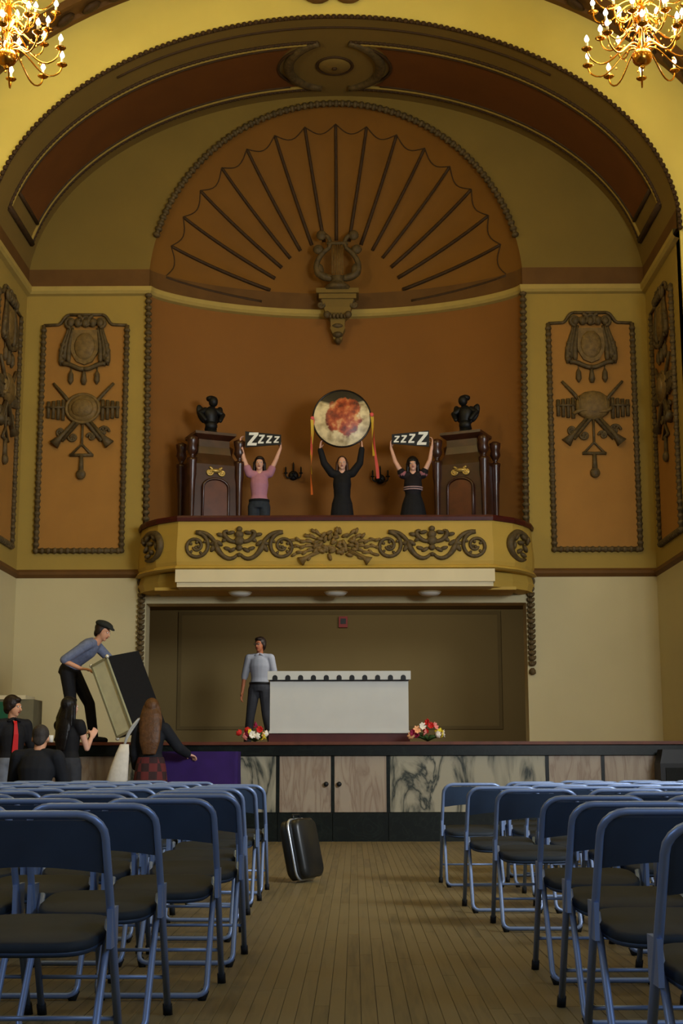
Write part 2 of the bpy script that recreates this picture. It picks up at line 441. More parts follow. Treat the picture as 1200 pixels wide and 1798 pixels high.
# hall rib where the vault meets the arch face
mb = MB()
def rib_band(r0, r1, y0, y1):
    def g(u, v):
        tt = PI * u
        return V((HX - r0) * math.cos(tt), y0 + (y1 - y0) * v, SP + (HZ - r0) * math.sin(tt))
    return g
R_ = []
prof = [(0, 18.12), (.10, 18.14), (.10, 18.22), (.06, 18.25), (.06, 18.47), (.11, 18.5), (.11, 18.6), (0, 18.6)]
def ribg(u, v):
    i = min(len(prof) - 2, int(v * (len(prof) - 1))); f = v * (len(prof) - 1) - i
    off = prof[i][0] + (prof[i + 1][0] - prof[i][0]) * f; y = prof[i][1] + (prof[i + 1][1] - prof[i][1]) * f
    t = PI * u; return V((HX - off) * math.cos(t), y, SP + (HZ - off) * math.sin(t))
mb.grid(ribg, 64, len(prof) - 1, False); struct('trim_3', mb, M_frieze, fix=False)
mb = MB(); pts = [V((HX - .13) * math.cos(t), 18.36, SP + (HZ - .13) * math.sin(t)) for t in tn]
for k in range(6, 75, 2):
    p = pts[k]; mb.ell(p, (.16, .09, .05), Matrix.Rotation(-(tn[k] - PI / 2), 3, 'Y'), 8, 5)
struct('trim_4', mb, M_dark)

# back wall
mb = MB()
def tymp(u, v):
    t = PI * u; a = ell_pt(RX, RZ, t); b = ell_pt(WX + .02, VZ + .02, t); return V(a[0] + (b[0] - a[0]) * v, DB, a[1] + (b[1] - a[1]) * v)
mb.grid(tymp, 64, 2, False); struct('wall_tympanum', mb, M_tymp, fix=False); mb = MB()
for s in (-1, 1): mb.bbox((s * RX, DB, 3.70), (s * (WX + .02), DB + .4, SP))
struct('wall_back', mb, M_wall, fix=False)
mb = MB()
for s in (-1, 1): mb.bbox((s * 2.82, DB, SZ), (s * (WX + .02), DB + .4, 3.70))
mb.bbox((-2.82, DB, 3.257), (2.82, DB + .4, 3.70))
struct('wall_lower_back', mb, M_lower, fix=False)
mb = MB(); mb.grid(lambda u, v: V(-RX + 2 * RX * u, DB + ndep(2 * u - 1), 3.75 + (SP - 3.75) * v), 40, 4)
struct('wall_niche', mb, M_niche, fix=False)
# shell half dome with fluted gores
GA = math.radians(10.55)
def dome(r, ph, lift=0.0):
    fl_ = 0
    if .37 < r < .95:
        k = (ph - PI / 2) / GA; fl_ = .05 * abs(math.sin(k * PI)) * min(1, (r - .37) * 5) * min(1, (.95 - r) * 10)
    return V(RX * r * math.cos(ph), DB + ND * max(0, 1 - r * r) ** .75 + fl_ - lift, SP + RZ * r * math.sin(ph))
mb = MB(); mb.grid(lambda u, v: dome(1 - (1 - v) ** 1.6 if v < 1 else 1, PI * u), 136, 26)
struct('ceiling_shell', mb, M_shell, fix=False)
t = thing('shell_ribbing', 'dark ribs fanning over the scallop shell above the balcony', 'shell ribs', tuple(dome(.3, PI / 2)))
for k in range(-8, 9):
    ph = PI / 2 + k * GA; r0 = .385 if abs(k) < 8 else .42
    mb = MB(); mb.tube([dome(r0 + (.925 - r0) * i / 12, ph, .012) for i in range(13)], [.03 - .006 * i / 12 for i in range(13)], 6)
    part('rib', mb, M_dark, t, True)
mb = MB()
for k in range(-8, 8):
    mb.tube([dome(.93 - .035 * math.sin(PI * i / 8), PI / 2 + (k + i / 8) * GA, .016) for i in range(9)], .008, 5)
part('scalloped_edge', mb, M_dark, t, True)
# rope moulding round the shell, and down the sides of the niche
mb = MB(); pts = [V(RX * 1.0 * math.cos(a), DB - .03, SP + RZ * math.sin(a)) for a in [PI * (i / 90) for i in range(8, 83)]]
mb.tube(pts, .035, 6); bead_line(mb, pts, .062, .10); struct('trim_5', mb, M_bronze)
for s in (-1, 1):
    mb = MB(); x0, x1 = s * 2.86, s * 2.86
    pts = [V(s * 2.885, DB - .03, 8.03), V(s * 2.845, DB - .03, 4.42)]
    mb.tube(pts, .03, 6); bead_line(mb, pts, .058, .10); struct('trim_%d' % (6 if s < 0 else 7), mb, M_bronze)
# cornice sweep
def sweep(path, prof):
    path = [Vector((p[0], p[1], 0)) for p in path]; n = len(path); ms = []
    for i in range(n):
        d1 = (path[i] - path[i - 1]).normalized() if i > 0 else None
        d2 = (path[i + 1] - path[i]).normalized() if i < n - 1 else None
        n1 = V(d1.y, -d1.x, 0) if d1 else None; n2 = V(d2.y, -d2.x, 0) if d2 else None
        if n1 and n2:
            b = (n1 + n2).normalized(); ms.append(b / max(.35, b.dot(n1)))
        else: ms.append(n1 or n2)
    mb = MB()
    vs = [path[i] + ms[i] * o + V(0, 0, z) for i in range(n) for o, z in prof]; k = len(prof)
    fs = [(i * k + j, (i + 1) * k + j, (i + 1) * k + j + 1, i * k + j + 1) for i in range(n - 1) for j in range(k - 1)]
    return mb.add(vs, fs)
arc = [(RX * math.sin(a), DB + ndep(math.sin(a))) for a in [(-PI / 2) + PI * i / 36 for i in range(37)]]
path = [(-WX, DF + .06), (-WX, DB)] + arc + [(WX, DB), (WX, DF + .06)]
struct('trim_8', sweep(path, [(0, 8.17), (.03, 8.17), (.03, 8.45), (0, 8.46)]), M_frieze, fix=False)
struct('trim_9', sweep(path, [(0, 8.03), (.06, 8.05), (.09, 8.09), (.09, 8.16), (.03, 8.175), (0, 8.175)]), M_cream, fix=False)
for s in (-1, 1):
    pth = [(-WX, DF + .06), (-WX, DB), (-2.9, DB)] if s < 0 else [(2.9, DB), (WX, DB), (WX, DF + .06)]
    struct('trim_%d' % (10 if s < 0 else 11), sweep(pth, [(0, 3.64), (.02, 3.66), (.045, 3.69), (.045, 3.73), (.015, 3.75), (0, 3.77)]), M_frieze, fix=False)

# stage house behind the opening
struct('wall_stage_back', MB().bbox((-4.4, 26, SZ - .2), (4.4, 26.2, 3.9)), M_stagewall)
for s, nm in ((-1, 'left'), (1, 'right')):
    struct('wall_stage_%s' % nm, MB().bbox((s * 4.3, DB + .4, SZ - .2), (s * 4.5, 26, 3.9)), M_stagewall)
struct('ceiling_stage', MB().bbox((-4.4, DB + .02, 3.70), (4.4, 26.1, 3.78)), M_stagewall)
mb = MB()
for a, b in (((-2.92, 1.56), (-2.92, 3.64)), ((2.92, 1.56), (2.92, 3.64)), ((-2.92, 1.56), (2.92, 1.56)), ((-2.92, 3.64), (2.92, 3.64))):
    h_ = 0.0 if a[0] == b[0] else .03
    mb.bbox((a[0] - .03 + 2 * h_, 25.98, a[1] - .03), (b[0] + .03 - 2 * h_, 26, b[1] + .03))
struct('trim_12', mb, mat('olive_moulding', (104, 88, 52), .8, var=.05))

# ------------------------------------------------------------------ stage platform
st = thing('stage', 'raised stage with a green marble base and pale marble front panels', 'stage', (0, SF, 0))
part('stage_floor', MB().bbox((-HX + .01, SF + .02, SZ - .12), (HX - .01, DF, SZ)).bbox((-WX, DF, SZ - .12), (WX, DB + .4, SZ)).bbox((-4.29, DB + .4, SZ - .12), (4.29, 25.99, SZ)), M_stagefloor, st, True)
part('stage_lip', MB().bbox((-HX + .01, SF - .06, SZ - .035), (HX - .01, SF + .03, SZ + .002)), M_lip, st, True)
part('marble_frieze', MB().bbox((-HX + .01, SF - .02, 1.005), (HX - .01, SF + .12, 1.122)).bbox((-HX + .01, SF - .035, 1.0), (HX - .01, SF + .1, 1.02)), M_green, st, True)
xs = [-5.87, -4.6, -3.9, -3.222, -2.565, -.646, .008, .668, 2.56, 3.222, 3.896, 4.6, 5.87]
bases = [-5.89, -3.6, -2.0, -.646, .008, .668, 2.2, 3.8, 5.89]
for a, b in zip(bases, bases[1:]):
    part('base_slab', MB().bbox((a + .003, SF - .025, .0), (b - .003, SF + .1, .331)), M_green, st, True)
part('backing', MB().bbox((-HX + .01, SF + .03, 0), (HX - .01, SF + .12, 1.12)), M_black, st, True)
for i, (a, b) in enumerate(zip(xs, xs[1:])):
    mb = MB(); mb.bbox((a + .022, SF, .338), (b - .022, SF + .05, .995))
    if i in (5, 6):
        d = part('door', mb, M_pink, st, True)
        d['label'] = 'pink marble door beside the dark gap'
        kx = b - .022 - .055 if i == 5 else a + .022 + .055
        part('knob', MB().lathe([(.008, 0), (.012, .02), (.028, .032), (.03, .045), (.018, .058)], (kx, SF - .0, .665), 12, Matrix.Rotation(PI / 2, 3, 'X')), M_black, d, True, 'black round knob')
    else:
        part('marble_panel', mb, M_vein if (b - a > 1.1) else M_pink, st, True)
for x in xs[1:-1]:
    part('divider_strip', MB().bbox((x - .019, SF + .0, .333), (x + .019, SF + .05, 1.003)), M_green, st, True)

# ------------------------------------------------------------------ balcony
bt = thing('balcony', 'cream balcony front with bronze scrolls above the stage opening', 'balcony', (0, 20, 3.3))
plan = [(-2.92, 20.99), (-2.86, 20.75), (-2.74, 20.5), (-2.56, 20.25), (-2.24, 20.0), (2.24, 20.0), (2.56, 20.25), (2.74, 20.5), (2.86, 20.75), (2.92, 20.99)]
part('front', sweep(plan, [(-.02, 4.32), (0.0, 4.32), (.015, 4.1), (.035, 3.9), (.03, 3.74), (.015, 3.69), (.05, 3.67), (.07, 3.64), (.02, 3.62), (-.1, 3.62)]), M_balc, bt, True)
part('rail', sweep(plan, [(-.08, 4.33), (-.08, 4.40), (.03, 4.40), (.04, 4.37), (.03, 4.32), (-.08, 4.33)]), M_rail, bt, True)
mb = MB().bbox((-2.26, 19.93, 3.44), (2.26, 20.4, 3.62)).bbox((-2.24, 19.97, 3.375), (2.24, 20.4, 3.45))
part('ledge', mb, M_ledge, bt, True)
pl2 = [(-2.92, 20.99), (-2.8, 20.7), (-2.55, 20.42), (-2.24, 20.2), (2.24, 20.2), (2.55, 20.42), (2.8, 20.7), (2.92, 20.99)]
part('soffit', sweep(pl2, [(0, 3.62), (.03, 3.50), (0, 3.40), (-.14, 3.375), (-.2, 3.375)]).bbox((-2.6, 20.3, 3.365), (2.6, 20.99, 3.41)), M_balc, bt, True)
part('balcony_floor', MB().bbox((-2.2, 20.04, 3.78), (2.2, 21.02, 3.85)).bbox((-2.86, 20.8, 3.79), (2.86, 21.02, 3.85)).grid(lambda u, v: V(-RX + 2 * RX * u, DB + ndep(2 * u - 1) * v, 3.85), 24, 2), M_stagefloor, bt, True)
def scroll(cx, cz, r0, turns, start, sgn, mbb, y, w=.032):
    pts = []; rr = []
    for i in range(40):
        f = i / 39; a = start + sgn * turns * 2 * PI * f; r = r0 * (1 - .82 * f)
        pts.append(V(cx + r * math.cos(a), y, cz + r * math.sin(a))); rr.append(w * (1 - .35 * f))
    mbb.tube(pts, rr, 6)
    for i in range(4, 36, 5):
        a = start + sgn * turns * 2 * PI * i / 39; r = r0 * (1 - .82 * i / 39) - w * 1.3
        mbb.ell((cx + r * math.cos(a), y, cz + r * math.sin(a)), (.03, .02, .022), Matrix.Rotation(-a, 3, 'Y'), 6, 4)
    return pts[0]
YB = 19.955
def arabesque(cx):
    t = part('scroll_relief', MB(), M_bronze, bt); mb = MB()
    for s in (-1, 1):
        c = cx + s * .62
        scroll(c, 3.955, .20, 1.7, PI / 2, s, mb, YB, .03)          # end volute
        mb.tube(bezier((c, YB, 4.155), (c - s * .2, YB, 4.18), (c - s * .26, YB, 4.02), (c - s * .3, YB, 3.98)), [.03] * 11, 6)
        mb.tube(bezier((c - s * .27, YB, 4.02), (c - s * .33, YB, 3.80), (c - s * .5, YB, 3.70), (c - s * .6, YB, 3.84)), [.03, .04, .045, .04, .035, .035, .033, .03, .028, .024, .02], 6)
        for q, (dx, dz, a) in enumerate(((-.26, 4.0, .3), (-.33, 4.0, -.6), (-.25, 3.93, 1.0))):
            mb.ell((c + s * dx, YB, dz), (.07, .025, .035), Matrix.Rotation(s * a, 3, 'Y'), 8, 5)
        mb.tube(bezier((cx + s * .04, YB, 4.02), (cx + s * .2, YB, 4.0), (cx + s * .28, YB, 4.2), (cx + s * .16, YB, 4.17)), [.03, .03, .032, .034, .036, .036, .034, .03, .026, .022, .018], 6)
        for dx, dz, a in ((.1, 3.9, .5), (.17, 3.92, -.3), (.2, 4.05, .6), (.27, 4.12, -.2), (.12, 4.15, .2)):
            mb.ell((cx + s * dx, YB, dz), (.06, .022, .03), Matrix.Rotation(s * a, 3, 'Y'), 8, 5)
    for dz, r in ((4.2, .045), (4.12, .065), (4.03, .075), (3.93, .05), (3.83, .035)):
        mb.ell((cx, YB - .01, dz), (r, .035, r * .9))
    me = mb.xf(Matrix.Translation(-wloc(bt))).mesh('scroll_relief'); me.materials.append(M_bronze); t.data = me
arabesque(-1.36); arabesque(1.38)
mb = MB(); rnd = random.Random(3)
for k in range(46):
    a = rnd.random() * 2 * PI; r = rnd.random() ** .6
    x, z = .34 * r * math.cos(a), 3.98 + .2 * r * math.sin(a)
    mb.ell((x, YB - .01, z), (.06, .035, .03), Matrix.Rotation(rnd.random() * PI, 3, 'Y'), 7, 4)
for s in (-1, 1):
    for a in (-38, -20, -4, 12, 30, 48):
        d = V(s * math.cos(math.radians(a)), 0, math.sin(math.radians(a)) * .62); c = V(.0, YB, 3.97)
        L = .62 if abs(a) < 25 else .5
        mb.tube([c + d * .25, c + d * L], [.02, .014], 6)
        for q in (.38, .46, .54, .62):
            if q <= L: mb.ell(c + d * q + V(0, 0, .03 * math.sin(q * 40)), (.055, .02, .024), Matrix.Rotation(-s * math.radians(a) + .5 * math.sin(q * 50), 3, 'Y'), 7, 4)
    p = V(s * .42, YB, 3.78); mb.tube([V(s * .1, YB, 3.95), p, p + V(s * .07, 0, -.05)], [.02, .03, .075], 8)
part('trophy_relief', mb, M_bronze2, bt, True, 'central bronze trophy of leaves and horns')
for s in (-1, 1):
    mb = MB(); c0 = V(s * 2.665, 20.36, 4.0); ax = V(s * .62, .78, 0).normalized(); n_ = V(s * .78, -.62, 0)
    def pp(u, z): return c0 + ax * u + n_ * .02 + V(0, 0, z)
    mb.tube([pp(.28 * math.cos(a), .0 + .2 * math.sin(a)) for a in [PI * .15 + PI * 1.5 * i / 20 for i in range(21)]][::1], [.02 + .035 * math.sin(PI * i / 20) for i in range(21)], 6)
    for u, z in ((-.1, .12), (.0, .05), (.08, .14), (.12, -.02), (-.05, -.08), (.05, -.12), (.2, .1), (-.16, 0)):
        mb.ell(pp(u, z), (.07, .07, .035), Matrix.Rotation(s * (u * 9), 3, 'Y'), 7, 5)
    part('end_scroll', mb, M_bronze, bt, True)
for i, x in enumerate((-1.383, .005, 1.366)):
    t = thing('ceiling_lamp', 'flat white glass dome lamp under the balcony, %s of three' % ('leftmost', 'middle one', 'rightmost')[i], 'lamp', (x, 20.5, 3.365), 0, 'dome lamps under the balcony')
    part('glass_dome', MB().lathe([(.16, -.005), (.155, -.03), (.12, -.055), (.06, -.068), (.01, -.07)], n=24), mat('opal_glass', (206, 204, 192), .3, var=0), t)
    part('rim', MB().lathe([(.17, 0), (.175, -.01), (.165, -.02), (.1, -.015)], n=24), M_ledge, t)

# hanging husk drops beside the opening
for s in (-1, 1):
    t = thing('husk_drop', 'bronze husk garland hanging from a ring %s of the stage opening' % ('left' if s < 0 else 'right'), 'wall ornament', (s * 2.885, 20.985, 3.58), 0, 'husk drops by the stage opening')
    part('ring', MB().tube([(.055 * math.cos(a * PI / 10), -.02, -.01 + .06 * math.sin(a * PI / 10)) for a in range(20)], .017, 6, True), M_bronze, t)
    mb = MB()
    for k in range(15):
        z = -.13 - k * .078
        mb.lathe([(.014, .04), (.04, .015), (.05, -.02), (.03, -.038)], (0, -.02, z), 8)
        for q in (-1, 1): mb.ell((q * .035, -.035, z), (.022, .02, .038), Matrix.Rotation(q * .4, 3, 'Y'), 6, 4)
    part('husk_string', mb, M_bronze, t)
    part('tassel', MB().lathe([(.02, .03), (.045, .0), (.052, -.05), (.02, -.07)], (0, -.02, -1.32), 10), M_bronze, t)

# ------------------------------------------------------------------ trophy relief panels (built in local x/z, facing -y)
def trophy(label, loc, rz, w, h, kind):
    t = thing('trophy_panel', label, 'wall panel', loc, rz, 'trophy relief panels beside the stage')
    # local: z from 0 (bottom) to h; width w
    f = part('painted_field', MB().prism([(-w / 2, 0), (w / 2, 0), (w / 2, h), (w * .28, h + .02), (w * .2, h + .16), (-w * .2, h + .16), (-w * .28, h + .02), (-w / 2, h)], (1, 0, 0), (0, 0, 1), (0, -.012, 0), (0, .012, 0)), M_orange, t)
    def rail(a, b, r=.042):
        mb = MB(); mb.tube([a, b], r * .7, 6); bead_line(mb, [a, b], r, .095); part('carved_frame', mb, M_bronze, t)
    e = .02
    rail(V(-w / 2 - e, -.03, 0), V(-w / 2 - e, -.03, h), .05); rail(V(w / 2 + e, -.03, 0), V(w / 2 + e, -.03, h), .05)
    rail(V(-w / 2 - e, -.03, 0), V(w / 2 + e, -.03, 0), .05)
    mb = MB()
    for s in (-1, 1):
        mb.tube([V(s * (w / 2 + e), -.03, h), V(s * w * .36, -.03, h + .01)] + bezier((s * w * .34, -.03, h + .01), (s * w * .28, -.03, h + .03), (s * w * .28, -.03, h + .16), (s * w * .2, -.03, h + .17)), .024, 6)
    mb.tube([V(-w * .2, -.03, h + .17), V(w * .2, -.03, h + .17)], .024, 6)
    part('top_moulding', mb, M_bronze, t)
    mb = MB()                                                             # crest of scrolled leaves
    for k in range(-2, 3):
        scroll(k * .115, h + .07 - abs(k) * .015, .085, 1.2, PI / 2 * (1 if k % 2 else -1), 1 if k >= 0 else -1, mb, -.06, .03)
        mb.ell((k * .115, -.06, h + .03), (.055, .05, .07))
    part('leaf_crest', mb, M_bronze, t)
    mb = MB(); cz = h - .34                                               # cartouche shield
    mb.prism([(-.2, .26), (.2, .26), (.22, .1), (.2, -.1), (.12, -.24), (0, -.29), (-.12, -.24), (-.2, -.1), (-.22, .1)], (1, 0, 0), (0, 0, 1), (0, -.06, cz), (0, .05, 0))
    mb.ell((0, -.055, cz), (.17, .035, .22))
    part('shield', mb, M_bronze2, t)
    mb = MB()
    for s in (-1, 1):                                                     # drapery falling on both sides, swag beneath
        for q, (x0, x1, z1) in enumerate(((.22, .24, -.28), (.26, .3, -.22), (.29, .36, -.3))):
            mb.tube(bezier((s * (x0 - .03), -.04, cz + .3), (s * x0, -.05, cz + .1), (s * (x1 + .02), -.05, cz), (s * x1, -.04, cz + z1)), [.02, .022, .026, .03, .032, .036, .038, .04, .042, .04, .02], 6)
        for q in range(4): mb.ell((s * (.33 + .02 * (q % 2)), -.055, cz + .02 - q * .085), (.05, .035, .045), None, 7, 5)
        mb.tube(bezier((s * .33, -.05, cz - .28), (s * .2, -.06, cz - .25), (s * .12, -.06, cz - .38), (0, -.06, cz - .36)), .036, 6)
    part('drapery', mb, M_bronze, t)
    mb = MB(); hz = cz - .48                                              # pendants and cord
    for s in (-1, 1):
        mb.tube([V(s * .2, -.03, cz - .32), V(s * .2, -.03, hz + .08)], .01, 5)
        mb.lathe([(.012, .1), (.04, .04), (.045, -.06), (.02, -.1), (.005, -.12)], (s * .2, -.04, hz), 8)
    mb.lathe([(.015, .14), (.03, .05), (.05, -.06), (.03, -.12)], (0, -.04, hz), 8)
    part('pendants', mb, M_bronze, t)
    dz = cz - .98; mb = MB()                                              # drum or lute body in the middle
    if kind == 'drum':
        Mx = Matrix.Rotation(PI / 2, 3, 'Y')
        mb.ell((0, -.05, dz), (.25, .07, .22)); mb.ell((0, -.09, dz), (.18, .05, .15))
        mb.tube([V(.25 * math.cos(a * PI / 12), -.06, dz + .22 * math.sin(a * PI / 12)) for a in range(24)], .026, 6, True)
    else:
        mb.ell((.0, -.05, dz + .02), (.28, .08, .23)); mb.tube(bezier((-.3, -.07, dz - .12), (-.1, -.1, dz + .05), (.1, -.1, dz - .2), (.28, -.07, dz - .02)), .03, 6)
        for k in range(5): mb.tube(bezier((-.24 + k * .1, -.08, dz + .16), (-.2 + k * .1, -.12, dz + .1), (-.2 + k * .1, -.12, dz), (-.22 + k * .1, -.08, dz - .08), 6), .014, 5)
    part('instrument_body', mb, M_bronze2, t)
    mb = MB()
    for s in (-1, 1):                                                     # crossed sticks / trumpets and panpipe bundles
        mb.tube([V(s * .46, -.04, dz + .4), V(s * .3, -.05, dz + .22), V(-s * .3, -.05, dz - .5)], [.022, .028, .03], 6)
        mb.tube([V(s * .1, -.05, dz - .18), V(s * .32, -.05, dz - .44), V(s * .42, -.05, dz - .56)], [.024, .036, .085], 8)
        for k in range(4): mb.tube([V(s * (.3 + k * .075), -.04, dz + .14 - k * .01), V(s * (.3 + k * .075), -.04, dz - .18 + k * .012)], .03, 6)
        mb.tube([V(s * .27, -.06, dz + .02), V(s * .56, -.05, dz + .02)], .02, 6)
        scroll(s * .32, dz - .36, .09, 1.2, 0, s, mb, -.04, .022)
        scroll(s * .14, dz - .44, .07, 1.3, PI, -s, mb, -.04, .02)
    part('crossed_trumpets', mb, M_bronze, t)
    mb = MB(); tz = dz - .72                                               # triangle and hanging bell
    mb.tube([V(0, -.035, dz - .2), V(0, -.035, tz + .14)], .02, 5)
    mb.tube([V(-.16, -.035, tz), V(0, -.035, tz + .17), V(.16, -.035, tz)], .022, 6); mb.tube([V(-.18, -.035, tz), V(.18, -.035, tz)], .024, 6)
    mb.tube([V(0, -.035, tz), V(0, -.035, tz - .26)], [.03, .042], 6); mb.ell((0, -.045, tz - .3), (.075, .05, .08))
    part('triangle_and_bell', mb, M_bronze, t)
    return t
PW_, PH_ = 1.24, 3.5
trophy('tall orange relief panel with a drum trophy on the wall left of the niche', (-3.845, DB, 4.05), 0, PW_, PH_, 'drum')
trophy('tall orange relief panel with a lute trophy on the wall right of the niche', (3.9, DB, 4.05), 0, PW_, PH_, 'lute')
trophy('orange relief panel seen edge-on along the far left side wall', (-WX, 19.86, 4.05), -PI / 2 + PI, 1.3, PH_, 'lute')
trophy('orange relief panel seen edge-on along the far right side wall', (WX, 19.86, 4.05), PI / 2 + PI, 1.3, PH_, 'drum')

# ------------------------------------------------------------------ lyre and bracket
ly = 21.83
t = thing('lyre_ornament', 'bronze lyre with scrolled horns standing on the bracket in the shell', 'lyre', (.02, ly, 8.47))
mb = MB()
for s in (-1, 1):
    mb.tube(bezier((s * .05, 0, .12), (s * .5, -.03, .12), (s * .34, -.03, .5), (s * .14, -.03, .62), 14) + bezier((s * .14, -.03, .62), (s * .1, -.03, .72), (s * .12, -.03, .8), (s * .2, -.03, .84), 6)[1:], [.05, .06, .065, .065, .06, .055, .05, .048, .046, .044, .042, .04, .04, .038, .036] + [.036] * 6, 8)
    mb.ell((s * .26, -.03, .84), (.085, .05, .085)); mb.ell((s * .31, -.03, .60), (.085, .05, .08)); mb.ell((s * .3, -.02, .25), (.08, .04, .12))
part('horned_frame', mb, M_bronze, t)
mb = MB()
for k in range(-3, 4): mb.tube([V(k * .028, -.05, .18), V(k * .028, -.05, .68)], .008, 5)
part('strings', mb, M_bronze2, t)
part('crossbar', MB().tube([V(-.17, -.04, .7), V(.17, -.04, .7)], .03, 8), M_bronze, t)
part('foot', MB().lathe([(.2, -.08), (.2, -.02), (.14, .02), (.1, .08), (.13, .14), (.06, .16)], n=14), M_bronze, t)
t = thing('wall_bracket', 'carved corbel bracket under the lyre on the niche cornice', 'bracket', (.02, 22.1, 7.55))
mb = MB().bbox((-.34, -.34, .78), (.34, .08, .86)).bbox((-.30, -.30, .70), (.30, .08, .78))
part('shelf', mb, M_soffit, t)
mb = MB()
def sq(w, d, z): return [V(-w, .08, z), V(-w, -d, z), V(w, -d, z), V(w, .08, z)]
mb.loft([sq(.26, .27, .70), sq(.22, .22, .58), sq(.2, .2, .5), sq(.12, .13, .42), sq(.11, .12, .3), sq(.12, .12, .26), sq(.08, .08, .18), sq(.07, .07, .1), sq(.03, .03, .04)], False)
part('corbel', mb, M_soffit, t)
mb = MB()
for s in (-1, 1):
    scroll(s * .27, .62, .07, 1.2, PI / 2, s, mb, -.22, .028); mb.ell((s * .17, -.2, .46), (.06, .05, .06))
for k in range(-2, 3): mb.ell((k * .06, -.17, .45), (.03, .04, .05))
for z, r in ((.3, .11), (.16, .085), (.06, .05)): mb.ell((0, -.08, z), (r, .07, .05))
part('acanthus_carving', mb, M_bronze, t)

# ------------------------------------------------------------------ cartouche at the arch crown
t = thing('crown_cartouche', 'pair of brown plaster scrolls at the top of the arch face, cut by the frame', 'cartouche', (0, DF, 11.45))
for s in (-1, 1):
    mb = MB(); scroll(s * .27 - .02, .4, .24, 1.5, -PI / 2, s, mb, -.08, .07)
    mb.ell((s * .22, -.06, .18), (.2, .07, .13)); mb.ell((s * .2, -.08, .12), (.12, .06, .07)); mb.ell((s * .3, -.07, .34), (.2, .07, .2))
    part('scroll', mb, M_frieze, t)
part('shield', MB().ell((0, -.06, .75), (.3, .09, .4), None, 14, 9), M_vault, t)

# ------------------------------------------------------------------ small wall fittings
t = thing('alarm_box', 'small dark red box high on the back wall of the stage', 'alarm', (.069, 25.95, 3.47))
part('housing', MB().bbox((-.08, -.05, -.1), (.08, .05, .1)), mat('alarm_red', (140, 26, 12), .5, var=.05), t)
part('grille', MB().bbox((-.05, -.058, -.04), (.05, -.045, .06)), M_black, t)
for x, z, n in ((-.687, 5.42, 'left'), (.69, 5.36, 'right')):
    y = DB + ndep(x / RX)
    t = thing('wall_sconce', 'dark iron wall sconce on the niche wall, %s of the central person' % n, 'sconce', (x, y, z), 0, 'niche sconces')
    part('back_plate', MB().lathe([(.02, 0), (.07, .015), (.08, .03), (.05, .05)], (0, 0, 0), 12, Matrix.Rotation(PI / 2, 3, 'X')), M_black, t)
    mb = MB()
    for s in (-1, 1): mb.tube(bezier((0, -.04, 0), (s * .06, -.1, -.08), (s * .13, -.1, -.06), (s * .12, -.1, .02)), .012, 6)
    part('arm', mb, M_black, t)
    mb = MB()
    for q in (-.12, 0, .12): mb.lathe([(.03, 0), (.035, .01), (.014, .02), (.014, .09 if q else .15), (.004, .11 if q else .19)], (q, -.1 if q else -.06, .02), 8)
    part('candle_holder', mb, M_black, t)

